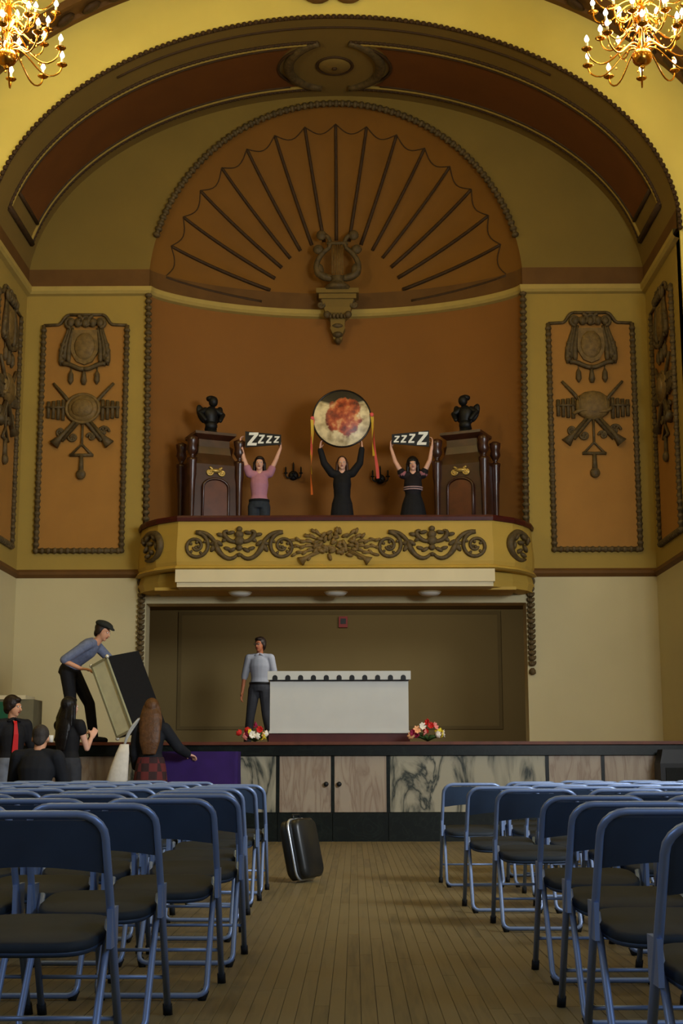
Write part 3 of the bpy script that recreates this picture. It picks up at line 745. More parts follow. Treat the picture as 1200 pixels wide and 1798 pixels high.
# ------------------------------------------------------------------ carved cabinets with statuettes
M_wood = mat('dark_mahogany', (58, 30, 18), .28, var=.3, scale=7, spec=.5)
M_wood2 = mat('red_mahogany_panel', (84, 40, 16), .3, var=.3, scale=6, spec=.5)
M_gilt = mat('pale_gilt', (190, 160, 90), .35, .6, var=.1)
def cabinet(x, rz, side):
    t = thing('carved_cabinet', 'tall dark carved wooden cabinet standing on the %s end of the balcony' % side, 'cabinet', (x, 21.0, 3.85), rz, 'carved balcony cabinets')
    W, D, H = .35, .27, 1.46
    part('carcass', MB().bbox((-W, -D, 0), (W, D, H)), M_wood, t)
    mb = MB(); rg = lambda w, d, z: [V(-w, -d, z), V(w, -d, z), V(w, d, z), V(-w, d, z)]
    mb.loft([rg(W, D, H), rg(W - .02, D - .02, H + .06), rg(W - .09, D - .06, H + .17), rg(W - .11, D - .08, H + .28), rg(W - .11, D - .08, H + .40)], False)
    part('sloped_hood', mb, M_wood, t)
    mb = MB(); mb.loft([rg(W - .11, D - .08, H + .39), rg(W - .05, D - .02, H + .44), rg(W - .03, D, H + .46), rg(W - .03, D, H + .50)], False)
    part('cornice', mb, M_wood, t)
    part('plinth', MB().bbox((-W - .03, -D - .03, 0), (W + .03, D + .03, .14)), M_wood, t)
    arch = [(-.2, .3), (.2, .3), (.2, 1.1)] + [(.2 * math.cos(a * PI / 10), 1.1 + .14 * math.sin(a * PI / 10)) for a in range(1, 10)] + [(-.2, 1.1)]
    d = part('arched_door', MB().prism(arch, (1, 0, 0), (0, 0, 1), (0, -D - .02, 0), (0, .02, 0)), M_wood2, t)
    part('door_moulding', MB().tube([V(p[0], -D - .025, p[1]) for p in arch], .022, 6, True), M_wood, d)
    mb = MB()
    for s in (-1, 1): scroll(s * .1, 1.34, .07, 1.2, PI / 2, s, mb, -D - .01, .02)
    mb.ell((0, -D - .01, 1.36), (.09, .045, .035))
    part('overdoor_carving', mb, M_gilt, t)
    for sx in (-1, 1):
        for sy in (-1, 1):
            p = part('corner_post', MB().lathe([(.06, 0), (.06, .3), (.045, .34), (.04, .6), (.05, 1.0), (.055, 1.2), (.07, 1.28), (.07, 1.46), (.08, 1.49), (.08, 1.53)], (sx * (W + .02), sy * (D - .0), 0), 10), M_wood, t)
            part('finial', MB().lathe([(.05, 1.53), (.03, 1.56), (.05, 1.60), (.085, 1.66), (.07, 1.73), (.085, 1.79), (.09, 1.84), (.04, 1.87)], (sx * (W + .02), sy * D, 0), 10), M_wood, p)
    t2 = thing('statuette', 'small dark winged figure on top of the %s balcony cabinet' % side, 'statue', (x, 21.0, 3.85 + H + .50), rz, 'statuettes on the cabinets')
    part('socle', MB().lathe([(.13, 0), (.13, .04), (.09, .07), (.085, .1)], n=12), M_black, t2)
    mb = MB(); q = 1 if side == 'left' else -1
    mb.loft([[V(a * math.cos(u * PI / 5) + ox, a * .8 * math.sin(u * PI / 5), z) for u in range(10)] for a, ox, z in ((.1, 0, .09), (.085, .01 * q, .18), (.11, 0, .28), (.12, -.01 * q, .36), (.08, 0, .42), (.04, .02 * q, .46))])
    mb.ell((.03 * q, -.02, .53), (.075, .075, .085)); mb.ell((.01 * q, .02, .58), (.085, .07, .05))
    part('figure', mb, M_black, t2)
    mb = MB()
    for s in (-1, 1): mb.cap((s * .09, 0, .39), (s * .18, -.03, .33), .05, .04).cap((s * .18, -.03, .33), (s * .12, -.1, .22), .04, .03)
    part('arms', mb, M_black, t2)
    mb = MB()
    for s in (-1, 1): mb.ell((s * .13, .06, .34), (.07, .035, .15), Matrix.Rotation(s * .35, 3, 'Y'))
    part('wings', mb, M_black, t2)
    part('drape', MB().ell((.0, .05, .3), (.12, .05, .16)).ell((0, -.03, .15), (.1, .07, .08)), M_black, t2)
cabinet(-1.9, math.radians(24), 'left'); cabinet(1.97, math.radians(-24), 'right')

# ------------------------------------------------------------------ people
def bake(mb, name, m, parent, vox, smooth=2, label=None):
    me = mb.mesh(name); o = bpy.data.objects.new(name, me); COL.objects.link(o)
    r = o.modifiers.new('remesh', 'REMESH'); r.mode = 'VOXEL'; r.voxel_size = vox; r.use_smooth_shade = True
    if smooth:
        s = o.modifiers.new('smooth', 'SMOOTH'); s.iterations = smooth; s.factor = .5
    dg = bpy.context.evaluated_depsgraph_get(); ev = o.evaluated_get(dg)
    me2 = bpy.data.meshes.new_from_object(ev); o.modifiers.clear(); o.data = me2
    me2.materials.clear(); me2.materials.append(m)
    bpy.data.meshes.remove(me); o.parent = parent
    if label: o['label'] = label
    return o
def eloft(mb, pts, rad, xv=V(1, 0, 0), n=16, grow=0.0):
    pts = [Vector(p) for p in pts]; rings = []
    for i, p in enumerate(pts):
        t = (pts[min(i + 1, len(pts) - 1)] - pts[max(i - 1, 0)]).normalized()
        ax = (xv - t * t.dot(xv)).normalized(); ay = t.cross(ax)
        a, b = rad[i]
        rings.append([p + ax * (a + grow) * math.cos(2 * PI * j / n) + ay * (b + grow) * math.sin(2 * PI * j / n) for j in range(n)])
    mb.loft(rings); return mb
def hand(mb, wrist, d, nrm, side, curl=.5, S=1.0):
    """palm, four unequal bent fingers and a thumb leaving the side of the palm; nrm points out of the palm"""
    d = Vector(d).normalized(); nrm = Vector(nrm); nrm = (nrm - d * d.dot(nrm)).normalized(); x = d.cross(nrm) * side
    wrist = Vector(wrist)
    for k in (-1.5, -.5, .5, 1.5):
        mb.cap(wrist + d * .005 * S + x * k * .012 * S, wrist + d * .085 * S + x * k * .019 * S, .017 * S, .0125 * S, 8)
    for k, L in zip((-1.5, -.5, .5, 1.5), (.066, .08, .085, .075)):
        p = wrist + d * .088 * S + x * k * .021 * S; a = d.copy()
        for q, f in enumerate((.45, .32, .25)):
            ang = curl * (.5 + .45 * q); a2 = (a * math.cos(ang) + nrm * math.sin(ang)).normalized()
            nn = p + a2 * L * f * S
            mb.cap(p, nn, (.0098 - .0008 * q) * S, (.009 - .0008 * q) * S, 8); p = nn; a = a2
    p = wrist + d * .03 * S + x * .03 * S
    q = p + (d * .6 + x * .7 + nrm * .35).normalized() * .042 * S; r = q + (d * .8 + x * .25 + nrm * .5).normalized() * .034 * S
    mb.cap(p, q, .014 * S, .0115 * S, 8); mb.cap(q, r, .011 * S, .009 * S, 8)
SKIN = mat('fair_skin', (206, 150, 116), .55, var=.05, scale=9)
SKIN2 = mat('pale_skin', (222, 172, 148), .55, var=.05, scale=9)
SKIN3 = mat('tan_skin', (160, 98, 66), .55, var=.05, scale=9)
EYEW = mat('eye_white', (220, 214, 206), .3, var=0); EYED = mat('dark_iris', (30, 22, 18), .2, var=0); LIP = mat('lips', (150, 70, 62), .5, var=0)

class Person:
    def __init__(s, name, label, loc, rz, H, J=None, skin=SKIN, head_yaw=0, head_pitch=0, head_roll=0, fem=False, vox=.009, lhand=None, rhand=None, curl=.5):
        k = s.k = H / 1.75; s.fem = fem
        b = dict(pelvis=V(0, 0, .96), waist=V(0, 0, 1.10), chest=V(0, 0, 1.29), neck=V(0, .01, 1.47), head=V(0, -.01, 1.635),
                 shl=V(-.175, 0, 1.42), shr=V(.175, 0, 1.42), ell=V(-.22, .02, 1.13), elr=V(.22, .02, 1.13), wrl=V(-.23, -.06, .89), wrr=V(.23, -.06, .89),
                 hil=V(-.085, 0, .92), hir=V(.085, 0, .92), knl=V(-.1, -.02, .5), knr=V(.1, -.02, .5), anl=V(-.105, .02, .085), anr=V(.105, .02, .085))
        if fem: b['shl'].x, b['shr'].x = -.155, .155
        for q in J or {}: b[q] = Vector(J[q])
        for q in b: b[q] = b[q] * k
        s.J = b; J = b
        s.t = thing('person', label, 'person', loc, rz)
        s.xs = (J['shr'] - J['shl']).normalized(); s.xh = (J['hir'] - J['hil']).normalized()
        mb = MB()
        s.torso(mb, 0)
        for L in 'lr':
            mb.cap(J['sh' + L], J['el' + L], .047 * k, .036 * k); mb.cap(J['el' + L], J['wr' + L], .037 * k, .025 * k)
            mb.cap(J['hi' + L], J['kn' + L], .082 * k, .052 * k); mb.cap(J['kn' + L], J['an' + L], .053 * k, .034 * k)
            fd = s.foot_dir(L); mb.cap(J['an' + L] + V(0, 0, -.03 * k), J['an' + L] + fd * .14 * k + V(0, 0, -.05 * k), .036 * k, .028 * k)
            hd = (lhand if L == 'l' else rhand)
            d, n_ = hd if hd else ((J['wr' + L] - J['el' + L]), V(1 if L == 'l' else -1, -.2, 0))
            hand(mb, J['wr' + L], d, n_, 1 if L == 'l' else -1, curl, k)
        mb.cap(J['neck'] - V(0, 0, .03 * k), J['head'] - V(0, -.015 * k, .06 * k), .056 * k, .05 * k)
        s.HM = Matrix.Rotation(head_yaw, 3, 'Z') @ Matrix.Rotation(head_roll, 3, 'Y') @ Matrix.Rotation(head_pitch, 3, 'X')
        mb.ell(J['head'] + s.h(0, .012, .022), (.072 * k, .092 * k, .092 * k), s.HM, 16, 12)        # cranium
        mb.ell(J['head'] + s.h(0, -.028, -.03), (.058 * k, .062 * k, .088 * k), s.HM, 14, 10)       # face and jaw
        mb.ell(J['head'] + s.h(0, -.062, -.095), (.026 * k, .02 * k, .02 * k), s.HM)                # chin
        mb.cap(J['head'] + s.h(0, -.088, .005), J['head'] + s.h(0, -.108, -.035), .009 * k, .015 * k, 8)  # nose
        for q in (-1, 1):
            mb.ell(J['head'] + s.h(q * .075, .012, -.012), (.01 * k, .019 * k, .032 * k), s.HM)     # ears
            mb.cap(J['head'] + s.h(q * .014, -.088, .022), J['head'] + s.h(q * .045, -.074, .022), .008 * k, .008 * k, 6)  # brow
        s.body = bake(mb, 'body', skin, s.t, vox)
        for q in (-1, 1):
            e = part('eye', MB().ell(J['head'] + s.h(q * .03, -.083, .004), (.014 * k, .009 * k, .009 * k), s.HM), EYEW, s.t)
            part('iris', MB().ell(J['head'] + s.h(q * .03, -.0905, .004), (.006 * k, .003 * k, .006 * k), s.HM), EYED, e)
        part('mouth', MB().ell(J['head'] + s.h(0, -.089, -.062), (.023 * k, .008 * k, .008 * k), s.HM), LIP, s.t)
    def h(s, x, y, z): return s.HM @ V(x * s.k, y * s.k, z * s.k)
    def foot_dir(s, L):
        return V(0, -1, 0)
    def torso(s, mb, g, lo=0.0, bottom='pelvis'):
        J, k = s.J, s.k
        pts = [J['pelvis'] - (J['waist'] - J['pelvis']) * .35, J['pelvis'], J['waist'], J['chest'], J['chest'].lerp(J['neck'], .55), J['neck'] + V(0, 0, -.01 * k)]
        rad = [(.125, .095), (.155, .11), (.122, .092), (.155, .112), (.15, .095), (.07, .06)]
        if s.fem: rad = [(.13, .1), (.158, .112), (.112, .088), (.138, .118), (.125, .088), (.058, .055)]
        if bottom == 'waist': pts, rad = pts[2:], rad[2:]
        eloft(mb, pts, [(a * k, b * k) for a, b in rad], s.xs if s.xs.length else V(1, 0, 0), 16, g)
        for L in 'lr': mb.cap(J['neck'].lerp(J['sh' + L], .35) - V(0, 0, .015 * k), J['sh' + L], (.05 * k + g), (.052 * k + g))
        return mb
    def shirt(s, m, sleeve=1.0, hem=0.0, name='shirt', g=.014, label=None):
        """sleeve 0..2: 1 ends at the elbow, 2 at the wrist"""
        J, k = s.J, s.k; mb = MB(); s.torso(mb, g * k)
        pe = J['pelvis']; dn = (J['pelvis'] - J['waist'])
        for L in 'lr':
            a, b, c = J['sh' + L], J['el' + L], J['wr' + L]
            f = min(1, sleeve); mb.cap(a, a.lerp(b, f), .056 * k + g, (.056 - .012 * f) * k + g)
            if sleeve > 1: mb.cap(b, b.lerp(c, sleeve - 1), .044 * k + g, .034 * k + g)
        return bake(mb, name, m, s.t, .011, 7, label)
    def trousers(s, m, name='trousers', g=.012, label=None):
        J, k = s.J, s.k; mb = MB()
        pts = [J['pelvis'] - (J['waist'] - J['pelvis']) * .5, J['pelvis'], J['pelvis'].lerp(J['waist'], .5)]
        eloft(mb, pts, [(.14 * k, .105 * k), (.16 * k, .115 * k), (.145 * k, .108 * k)], s.xh, 16, g)
        for L in 'lr':
            mb.cap(J['hi' + L], J['kn' + L], .088 * k + g, .06 * k + g); mb.cap(J['kn' + L], J['an' + L], .06 * k + g, .05 * k + g)
        return bake(mb, name, m, s.t, .012, 2, label)
    def belt(s, m):
        J, k = s.J, s.k; mb = MB(); p = J['pelvis'].lerp(J['waist'], .42); d = (J['waist'] - J['pelvis']).normalized()
        eloft(mb, [p - d * .018, p + d * .018], [(.168 * k, .13 * k)] * 2, s.xh); part('belt', mb, m, s.t)
    def shoes(s, m):
        J, k = s.J, s.k
        for L in 'lr':
            mb = MB(); fd = s.foot_dir(L); a = J['an' + L]
            mb.cap(a + V(0, 0, -.035 * k) + fd * -.03 * k, a + fd * .16 * k + V(0, 0, -.047 * k), .05 * k, .038 * k); part('shoe', mb, m, s.t)
    def hair(s, m, length=0.0, bulk=0.0, back=V(0, 1, 0), name='hair', fringe=True, width=.09, lower=.0):
        J, k = s.J, s.k; mb = MB(); c = J['head']
        mb.ell(c + s.h(0, .03, .036), ((.082 + bulk) * k, (.092 + bulk) * k, (.09 + bulk) * k), s.HM, 14, 10)
        if fringe: mb.ell(c + s.h(0, -.035, .083), (.066 * k, .055 * k, .036 * k), s.HM)
        for q in (-1, 1): mb.ell(c + s.h(q * .07, .03, .0), (.02 * k + bulk * .6, .045 * k, .06 * k), s.HM)
        mb.ell(c + s.h(0, .07, -.03), (.066 * k + bulk, .035 * k + bulk * .5, .07 * k), s.HM)
        if length:
            top = c + s.h(0, .055, .03)
            pts = [top, c + s.h(0, .085, -.07), c + s.h(0, .095, -.07) - V(0, 0, length * .35), c + s.h(0, .1, -.07) - V(0, 0, length * .7), c + s.h(0, .085, -.07) - V(0, 0, length)]
            if back is not None:
                for i in (2, 3, 4): pts[i] = pts[i] + back * .015 * i
            eloft(mb, pts, [(.075 * k, .05 * k), (width * k, .05 * k), (width * 1.15 * k, .048 * k), (width * 1.1 * k, .045 * k), (width * .7 * k, .028 * k)], s.HM @ V(1, 0, 0))
            for q in (-1, 1):
                a = c + s.h(q * .078, .02, .01); mb.cap(a, a - V(0, 0, min(length, .16) + lower) + s.h(q * .012, 0, 0), .026 * k + bulk * .5, .022 * k)
        if length > .3:
            rr = random.Random(int(length * 1000))
            for i in range(11):
                f = -1 + i / 5.0; a = c + s.h(f * .082, .055 + .03 * (1 - f * f), .02); L = length * (.62 + .42 * rr.random()) * (1 - .12 * abs(f))
                q = a + s.h(f * .035, .035, 0) - V(0, 0, .5 * L); e = q + s.h(f * .02 + .02 * (rr.random() - .5), .01, 0) - V(0, 0, .5 * L)
                mb.cap(a, q, .024 * k, .026 * k, 8); mb.cap(q, e, .026 * k, .007 * k, 8)
        return bake(mb, name, m, s.t, .008, 2)

HAIR_D = mat('dark_brown_hair', (34, 22, 16), .5, var=.3, scale=30, bump=.25, bscale=45); HAIR_B = mat('black_hair', (18, 15, 16), .45, var=.3, scale=30, bump=.25, bscale=45)
HAIR_M = mat('brown_hair', (84, 54, 28), .5, var=.3, scale=20, bump=.25, bscale=45)
BLK = mat('black_cloth', (20, 20, 24), .8, var=.2, scale=12); BLK2 = mat('charcoal_trousers', (50, 52, 58), .8, var=.15, scale=12)

FZ = 3.85
# left sign holder on the balcony
p = Person('person', 'woman in a mauve T-shirt and jeans on the balcony raising a black sign', (-1.15, 20.95, FZ), .05, 1.62,
    dict(shl=(-.165, 0, 1.47), shr=(.165, 0, 1.47), ell=(-.26, -.05, 1.72), wrl=(-.30, -.08, 1.93), elr=(.27, -.05, 1.70), wrr=(.34, -.08, 1.88)),
    SKIN2, fem=True, head_roll=.05, lhand=((-.1, 0, 1), (1, -.2, 0)), rhand=((-.0, 0, 1), (-1, -.2, 0)), curl=.9)
p.shirt(mat('mauve_cloth', (176, 122, 140), .8, var=.08), .35); p.trousers(mat('dark_jeans', (42, 48, 56), .8, var=.2, scale=20)); p.belt(BLK); p.shoes(BLK)
p.hair(HAIR_D, .12, .008)
# central figure
p = Person('person', 'person in a long black robe on the balcony lifting the round picture', (.095, 20.95, FZ), 0, 1.62,
    dict(shl=(-.165, 0, 1.47), shr=(.165, 0, 1.47), ell=(-.29, -.04, 1.63), wrl=(-.355, -.07, 1.86), elr=(.29, -.04, 1.63), wrr=(.325, -.07, 1.88)),
    SKIN2, fem=True, lhand=((.1, -.1, 1), (1, -.2, 0)), rhand=((-.1, -.1, 1), (-1, -.2, 0)), curl=.5)
p.shirt(BLK, 1.92, name='robe_top')
k = p.k; mb = MB(); eloft(mb, [V(0, 0, z * k) for z in (1.2, 1.08, .95, .7, .35, .1)], [(a * k, b * k) for a, b in ((.14, .105), (.135, .1), (.17, .125), (.2, .16), (.23, .19), (.25, .21))])
bake(mb, 'robe_skirt', BLK, p.t, .013); p.shoes(BLK); p.hair(mat('auburn_hair', (70, 44, 30), .5, var=.3, scale=30), .2, .004, fringe=False, width=.08)
# right sign holder
p = Person('person', 'woman in a black striped dress on the balcony raising a sign', (1.16, 20.95, FZ), -.05, 1.60,
    dict(shl=(-.165, 0, 1.46), shr=(.165, 0, 1.46), ell=(-.29, -.05, 1.68), wrl=(-.355, -.08, 1.90), elr=(.28, -.05, 1.69), wrr=(.32, -.08, 1.93)),
    SKIN2, fem=True, head_roll=-.05, lhand=((.0, 0, 1), (1, -.2, 0)), rhand=((.05, 0, 1), (-1, -.2, 0)), curl=.9)
p.shirt(mat('dress_bodice', (26, 20, 24), .8, var=.1), .22, name='dress_bodice')
k = p.k; mb = MB(); eloft(mb, [V(0, 0, z * k) for z in (1.25, 1.12, .98, .8, .66)], [(a * k, b * k) for a, b in ((.145, .122), (.13, .105), (.18, .14), (.215, .17), (.235, .19))])
bake(mb, 'dress_skirt', BLK, p.t, .012)
STR = mat('pale_stripe', (170, 140, 140), .8, var=0)
for z, a, b in ((1.24, .162, .138), (1.205, .158, .134), (.745, .232, .186), (.69, .242, .196)):
    mb = MB(); eloft(mb, [V(0, 0, (z - .008) * k), V(0, 0, (z + .008) * k)], [(a * k, b * k)] * 2, n=24); part('stripe', mb, STR, p.t)
mb = MB()
for q in (-1, 1): mb.ell(p.J['sh' + ('l' if q < 0 else 'r')] + V(q * .0, 0, .01), (.075, .07, .06))
part('frilled_sleeves', mb, mat('rose_cloth', (150, 96, 104), .8, var=.1), p.t)
p.shoes(BLK); p.hair(HAIR_B, .16, .02, fringe=False, width=.12, lower=.02)

# signs
def zed(mb, x, z, w, h, y, th):
    sl = w * .22; t_ = h * .2; dw = w * .30
    P = lambda a, b: (x + a * w + sl * (b - .5), z + b * h)
    pts = [P(0, 0), P(1, 0), P(1, .2), P(.42, .2), P(1, .82), P(1, 1), P(0, 1), P(0, .8), P(.58, .8), P(0, .18)]
    mb.prism(pts, (1, 0, 0), (0, 0, 1), (0, y, 0), (0, th, 0)); return mb
WHT = mat('white_lettering', (235, 235, 228), .6, var=0)
t = thing('letter_sign', 'black sign with large then small white Z letters held up on the left', 'sign', (-1.09, 20.84, 5.72))
part('board', MB().prism([(-.27, -.13), (.27, -.085), (.27, .065), (-.27, .12)], (1, 0, 0), (0, 0, 1), (0, 0, 0), (0, .015, 0)), M_black, t)
mb = MB()
for x, z, w_, h_ in ((-.225, -.1, .14, .20), (-.07, -.07, .085, .135), (.05, -.065, .08, .115), (.165, -.06, .075, .10)): zed(mb, x, z, w_, h_, -.004, .005)
part('lettering', mb, WHT, t)
t = thing('letter_sign', 'black sign with small then large white Z letters held up on the right', 'sign', (1.125, 20.84, 5.72))
part('board', MB().prism([(-.28, -.08), (.28, -.13), (.28, .12), (-.28, .065)], (1, 0, 0), (0, 0, 1), (0, 0, 0), (0, .015, 0)), M_black, t)
mb = MB()
for x, z, w_, h_ in ((-.245, -.06, .075, .10), (-.14, -.065, .08, .115), (-.025, -.07, .09, .14), (.11, -.1, .14, .20)): zed(mb, x, z, w_, h_, -.004, .005)
part('lettering', mb, WHT, t)

# round picture
def disc_mat():
    m = bpy.data.materials.new('food_picture_print'); m.use_nodes = True; nt = m.node_tree; b = nt.nodes['Principled BSDF']
    b.inputs['Roughness'].default_value = .4
    tc = nt.nodes.new('ShaderNodeTexCoord'); n = nt.nodes.new('ShaderNodeTexNoise'); n.inputs['Scale'].default_value = 7; n.inputs['Detail'].default_value = 5
    nt.links.new(tc.outputs['Object'], n.inputs['Vector'])
    def ramp(src, stops):
        r = nt.nodes.new('ShaderNodeValToRGB'); e = r.color_ramp.elements
        e[0].position, e[0].color = stops[0]; e[1].position, e[1].color = stops[-1]
        for p_, c_ in stops[1:-1]: q = e.new(p_); q.color = c_
        nt.links.new(src, r.inputs['Fac']); return r.outputs['Color']
    meat = ramp(n.outputs['Fac'], [(.32, srgb(70, 22, 16)), (.46, srgb(150, 58, 30)), (.54, srgb(190, 92, 50)), (.66, srgb(222, 168, 110))])
    plate = ramp(n.outputs['Fac'], [(.3, srgb(150, 128, 88)), (.6, srgb(232, 216, 172))])
    sp = nt.nodes.new('ShaderNodeSeparateXYZ'); nt.links.new(tc.outputs['Object'], sp.inputs[0])
    # food blob: distance from a point, broken up by noise
    mp = nt.nodes.new('ShaderNodeMapping'); mp.inputs['Location'].default_value = (-.11, 0, -.12); mp.inputs['Scale'].default_value = (3.4, 0, 3.0)
    nt.links.new(tc.outputs['Object'], mp.inputs['Vector'])
    ln = nt.nodes.new('ShaderNodeVectorMath'); ln.operation = 'LENGTH'; nt.links.new(mp.outputs['Vector'], ln.inputs[0])
    ad = nt.nodes.new('ShaderNodeMath'); ad.operation = 'MULTIPLY_ADD'; ad.inputs[1].default_value = .9; nt.links.new(n.outputs['Fac'], ad.inputs[0]); nt.links.new(ln.outputs['Value'], ad.inputs[2])
    mr = nt.nodes.new('ShaderNodeMapRange'); mr.inputs[1].default_value = 1.28; mr.inputs[2].default_value = 1.38; nt.links.new(ad.outputs[0], mr.inputs[0])
    curv = nt.nodes.new('ShaderNodeMath'); curv.operation = 'MULTIPLY'; nt.links.new(sp.outputs['X'], curv.inputs[0]); nt.links.new(sp.outputs['X'], curv.inputs[1])
    zc = nt.nodes.new('ShaderNodeMath'); zc.operation = 'MULTIPLY_ADD'; zc.inputs[1].default_value = -.5
    nt.links.new(curv.outputs[0], zc.inputs[0]); nt.links.new(sp.outputs['Z'], zc.inputs[2])
    m2 = nt.nodes.new('ShaderNodeMapRange'); m2.inputs[1].default_value = .19; m2.inputs[2].default_value = .23; nt.links.new(zc.outputs[0], m2.inputs[0])
    mx = nt.nodes.new('ShaderNodeMix'); mx.data_type = 'RGBA'; nt.links.new(m2.outputs[0], mx.inputs[0]); nt.links.new(plate, mx.inputs[6]); mx.inputs[7].default_value = srgb(40, 36, 32)
    mx2 = nt.nodes.new('ShaderNodeMix'); mx2.data_type = 'RGBA'; nt.links.new(mr.outputs[0], mx2.inputs[0]); nt.links.new(meat, mx2.inputs[6]); nt.links.new(mx.outputs[2], mx2.inputs[7])
    nt.links.new(mx2.outputs[2], b.inputs['Base Color']); return m
t = thing('round_picture', 'large round picture of a plate of food hung with ribbons, held overhead', 'picture', (.095, 20.84, 6.03))
RX90 = Matrix.Rotation(PI / 2, 3, 'X')
part('printed_disc', MB().lathe([(.02, .012), (.42, .012), (.435, 0), (.43, -.02), (.02, -.02)], n=48, M=RX90), disc_mat(), t)
part('rim', MB().tube([(.437 * math.cos(a * PI / 32), 0, .437 * math.sin(a * PI / 32)) for a in range(64)], .014, 8, True), mat('dark_metal_rim', (50, 46, 44), .25, .8, var=0), t)
YR = mat('yellow_ribbon', (206, 170, 50), .5, var=.1); PR = mat('pink_ribbon', (220, 92, 88), .5, var=.1); OR_ = mat('orange_ribbon', (214, 110, 50), .5, var=.1)
def ribbon(x0, z0, x1, L, m, w=.022, ph=0, y=-.05):
    def g(u, v):
        return V(x0 + (x1 - x0) * v + (u - .5) * 2 * w * math.cos(2.0 * v + ph) + .008 * math.sin(7 * v + ph), y + .02 * math.sin(5 * v + ph) + (u - .5) * .02, z0 - L * v)
    mb = MB(); mb.grid(g, 2, 16)
    vs = [p + V(0, .002, 0) for p in mb.v]; n0 = len(mb.v); fs = [tuple(reversed(f)) for f in mb.f]; mb.add(vs, fs, True)
    part('ribbon', mb, m, t)
ribbon(-.45, -.02, -.46, .85, YR); ribbon(-.425, -.02, -.47, .55, PR, .016, 1, -.04); ribbon(-.462, -.40, -.455, .78, OR_, .02, .6, -.055)
ribbon(.45, .03, .47, .62, YR, .026, .4); ribbon(.465, .02, .53, .95, PR, .022, 1.2, -.04); ribbon(.47, -.3, .545, .6, OR_, .018, 2, -.03)
part('ribbon_knot', MB().ell((-.445, -.04, 0), (.03, .02, .03)).ell((.45, -.04, .05), (.03, .02, .035)), PR, t)

# man on the stage
p = Person('person', 'man in a pale grey shirt standing on stage by the white box', (-1.25, 22.9, SZ), -.12, 1.76,
    dict(ell=(-.25, .03, 1.13), wrl=(-.27, -.05, .87), elr=(.24, .02, 1.13), wrr=(.27, -.12, .92), knl=(-.14, -.02, .5), anl=(-.19, .0, .085), knr=(.12, -.03, .5), anr=(.2, .02, .085)),
    SKIN3, head_yaw=-.35, head_roll=-.03, curl=.4)
p.shirt(mat('pale_grey_shirt', (152, 156, 166), .8, var=.06), 1.1); p.trousers(BLK2); p.belt(M_black); p.shoes(BLK); p.hair(HAIR_D, 0, .008)
gl = MB()
for q in (-1, 1): gl.tube([p.J['head'] + p.h(q * .032 + .022 * math.cos(a * PI / 6), -.098, .004 + .016 * math.sin(a * PI / 6)) for a in range(12)], .003, 5, True)
gl.tube([p.J['head'] + p.h(-.012, -.1, .006), p.J['head'] + p.h(.012, -.1, .006)], .003, 5); part('glasses', gl, M_black, p.t)
mb = MB(); k = p.k
for q in (-1, 1): mb.ell(p.J['neck'] + V(q * .04, -.045, .0) * k, (.055, .035, .022), Matrix.Rotation(q * .5, 3, 'Y'))
part('collar', mb, mat('pale_grey_shirt', (152, 156, 166)), p.t)

# man in the cap, bending over the case (faces image right)
p = Person('person', 'man in a dark flat cap and blue shirt bending over a black case', (-3.22, 17.98, SZ), math.radians(75), 1.72,
    dict(pelvis=(0, .12, .92), waist=(0, .05, 1.05), chest=(0, -.12, 1.19), neck=(0, -.24, 1.30), head=(0, -.335, 1.42), shl=(-.18, -.20, 1.235), shr=(.17, -.17, 1.255),
         ell=(-.34, .04, 1.03), wrl=(-.24, -.16, .93), elr=(.24, -.33, 1.08), wrr=(.15, -.50, 1.10), hil=(-.09, .10, .89), hir=(.09, .10, .89),
         knl=(-.12, .02, .48), knr=(.12, -.12, .5), anl=(-.12, .16, .085), anr=(.14, -.18, .085)),
    SKIN, head_pitch=.35, lhand=((.2, -.9, -.1), (.2, 0, -1)), rhand=((0, -1, -.1), (0, 0, -1)), curl=.5)
p.shirt(mat('slate_blue_shirt', (104, 112, 136), .8, var=.15, scale=30), .95); p.trousers(BLK); p.shoes(BLK); p.hair(HAIR_D, 0, .002, fringe=False)
mb = MB(); c = p.J['head']
mb.ell(c + p.h(0, .012, .085), (.098, .122, .052), p.HM, 16, 8); mb.ell(c + p.h(0, -.085, .07), (.075, .065, .018), p.HM @ Matrix.Rotation(.25, 3, 'X'), 14, 6)
bake(mb, 'flat_cap', mat('dark_green_cap', (36, 38, 34), .85, var=.2, scale=40), p.t, .008)

# black case being tilted over the stage edge
a_ = V(.37, -.04, -.93).normalized(); b_ = V(-.80, .58, 0); b_ = (b_ - a_ * a_.dot(b_)).normalized(); c_ = -b_.cross(a_)
if c_.x < 0: c_ = -c_
P0 = V(-2.74, 17.28, 2.19); Lc, Bc, Cc = .955, .31, .56
t = thing('flight_case', 'large black case with a grey-green side tilted on the stage edge', 'case', tuple(P0 + a_ * Lc))
def cbox(mb, u0, u1, v0, v1, w0, w1):
    vs = [P0 + a_ * u + b_ * v + c_ * w_ for u in (u0, u1) for v in (v0, v1) for w_ in (w0, w1)]
    return mb.add(vs, [(0, 1, 3, 2), (4, 6, 7, 5), (0, 4, 5, 1), (2, 3, 7, 6), (0, 2, 6, 4), (1, 5, 7, 3)])
part('case_body', cbox(MB(), 0, Lc, .004, Bc, .012, Cc), mat('black_tolex', (18, 18, 20), .75, var=.2, scale=40, spec=.2), t, True)
GRN = mat('grey_green_panel_lit', (228, 226, 186), .6, var=.08, scale=8)  # grey-green lightened in colour to stand in for light from the left
part('side_panel', cbox(MB(), .03, Lc - .03, .03, Bc - .03, .002, .016), GRN, t, True, 'grey-green painted side')
mb = MB()
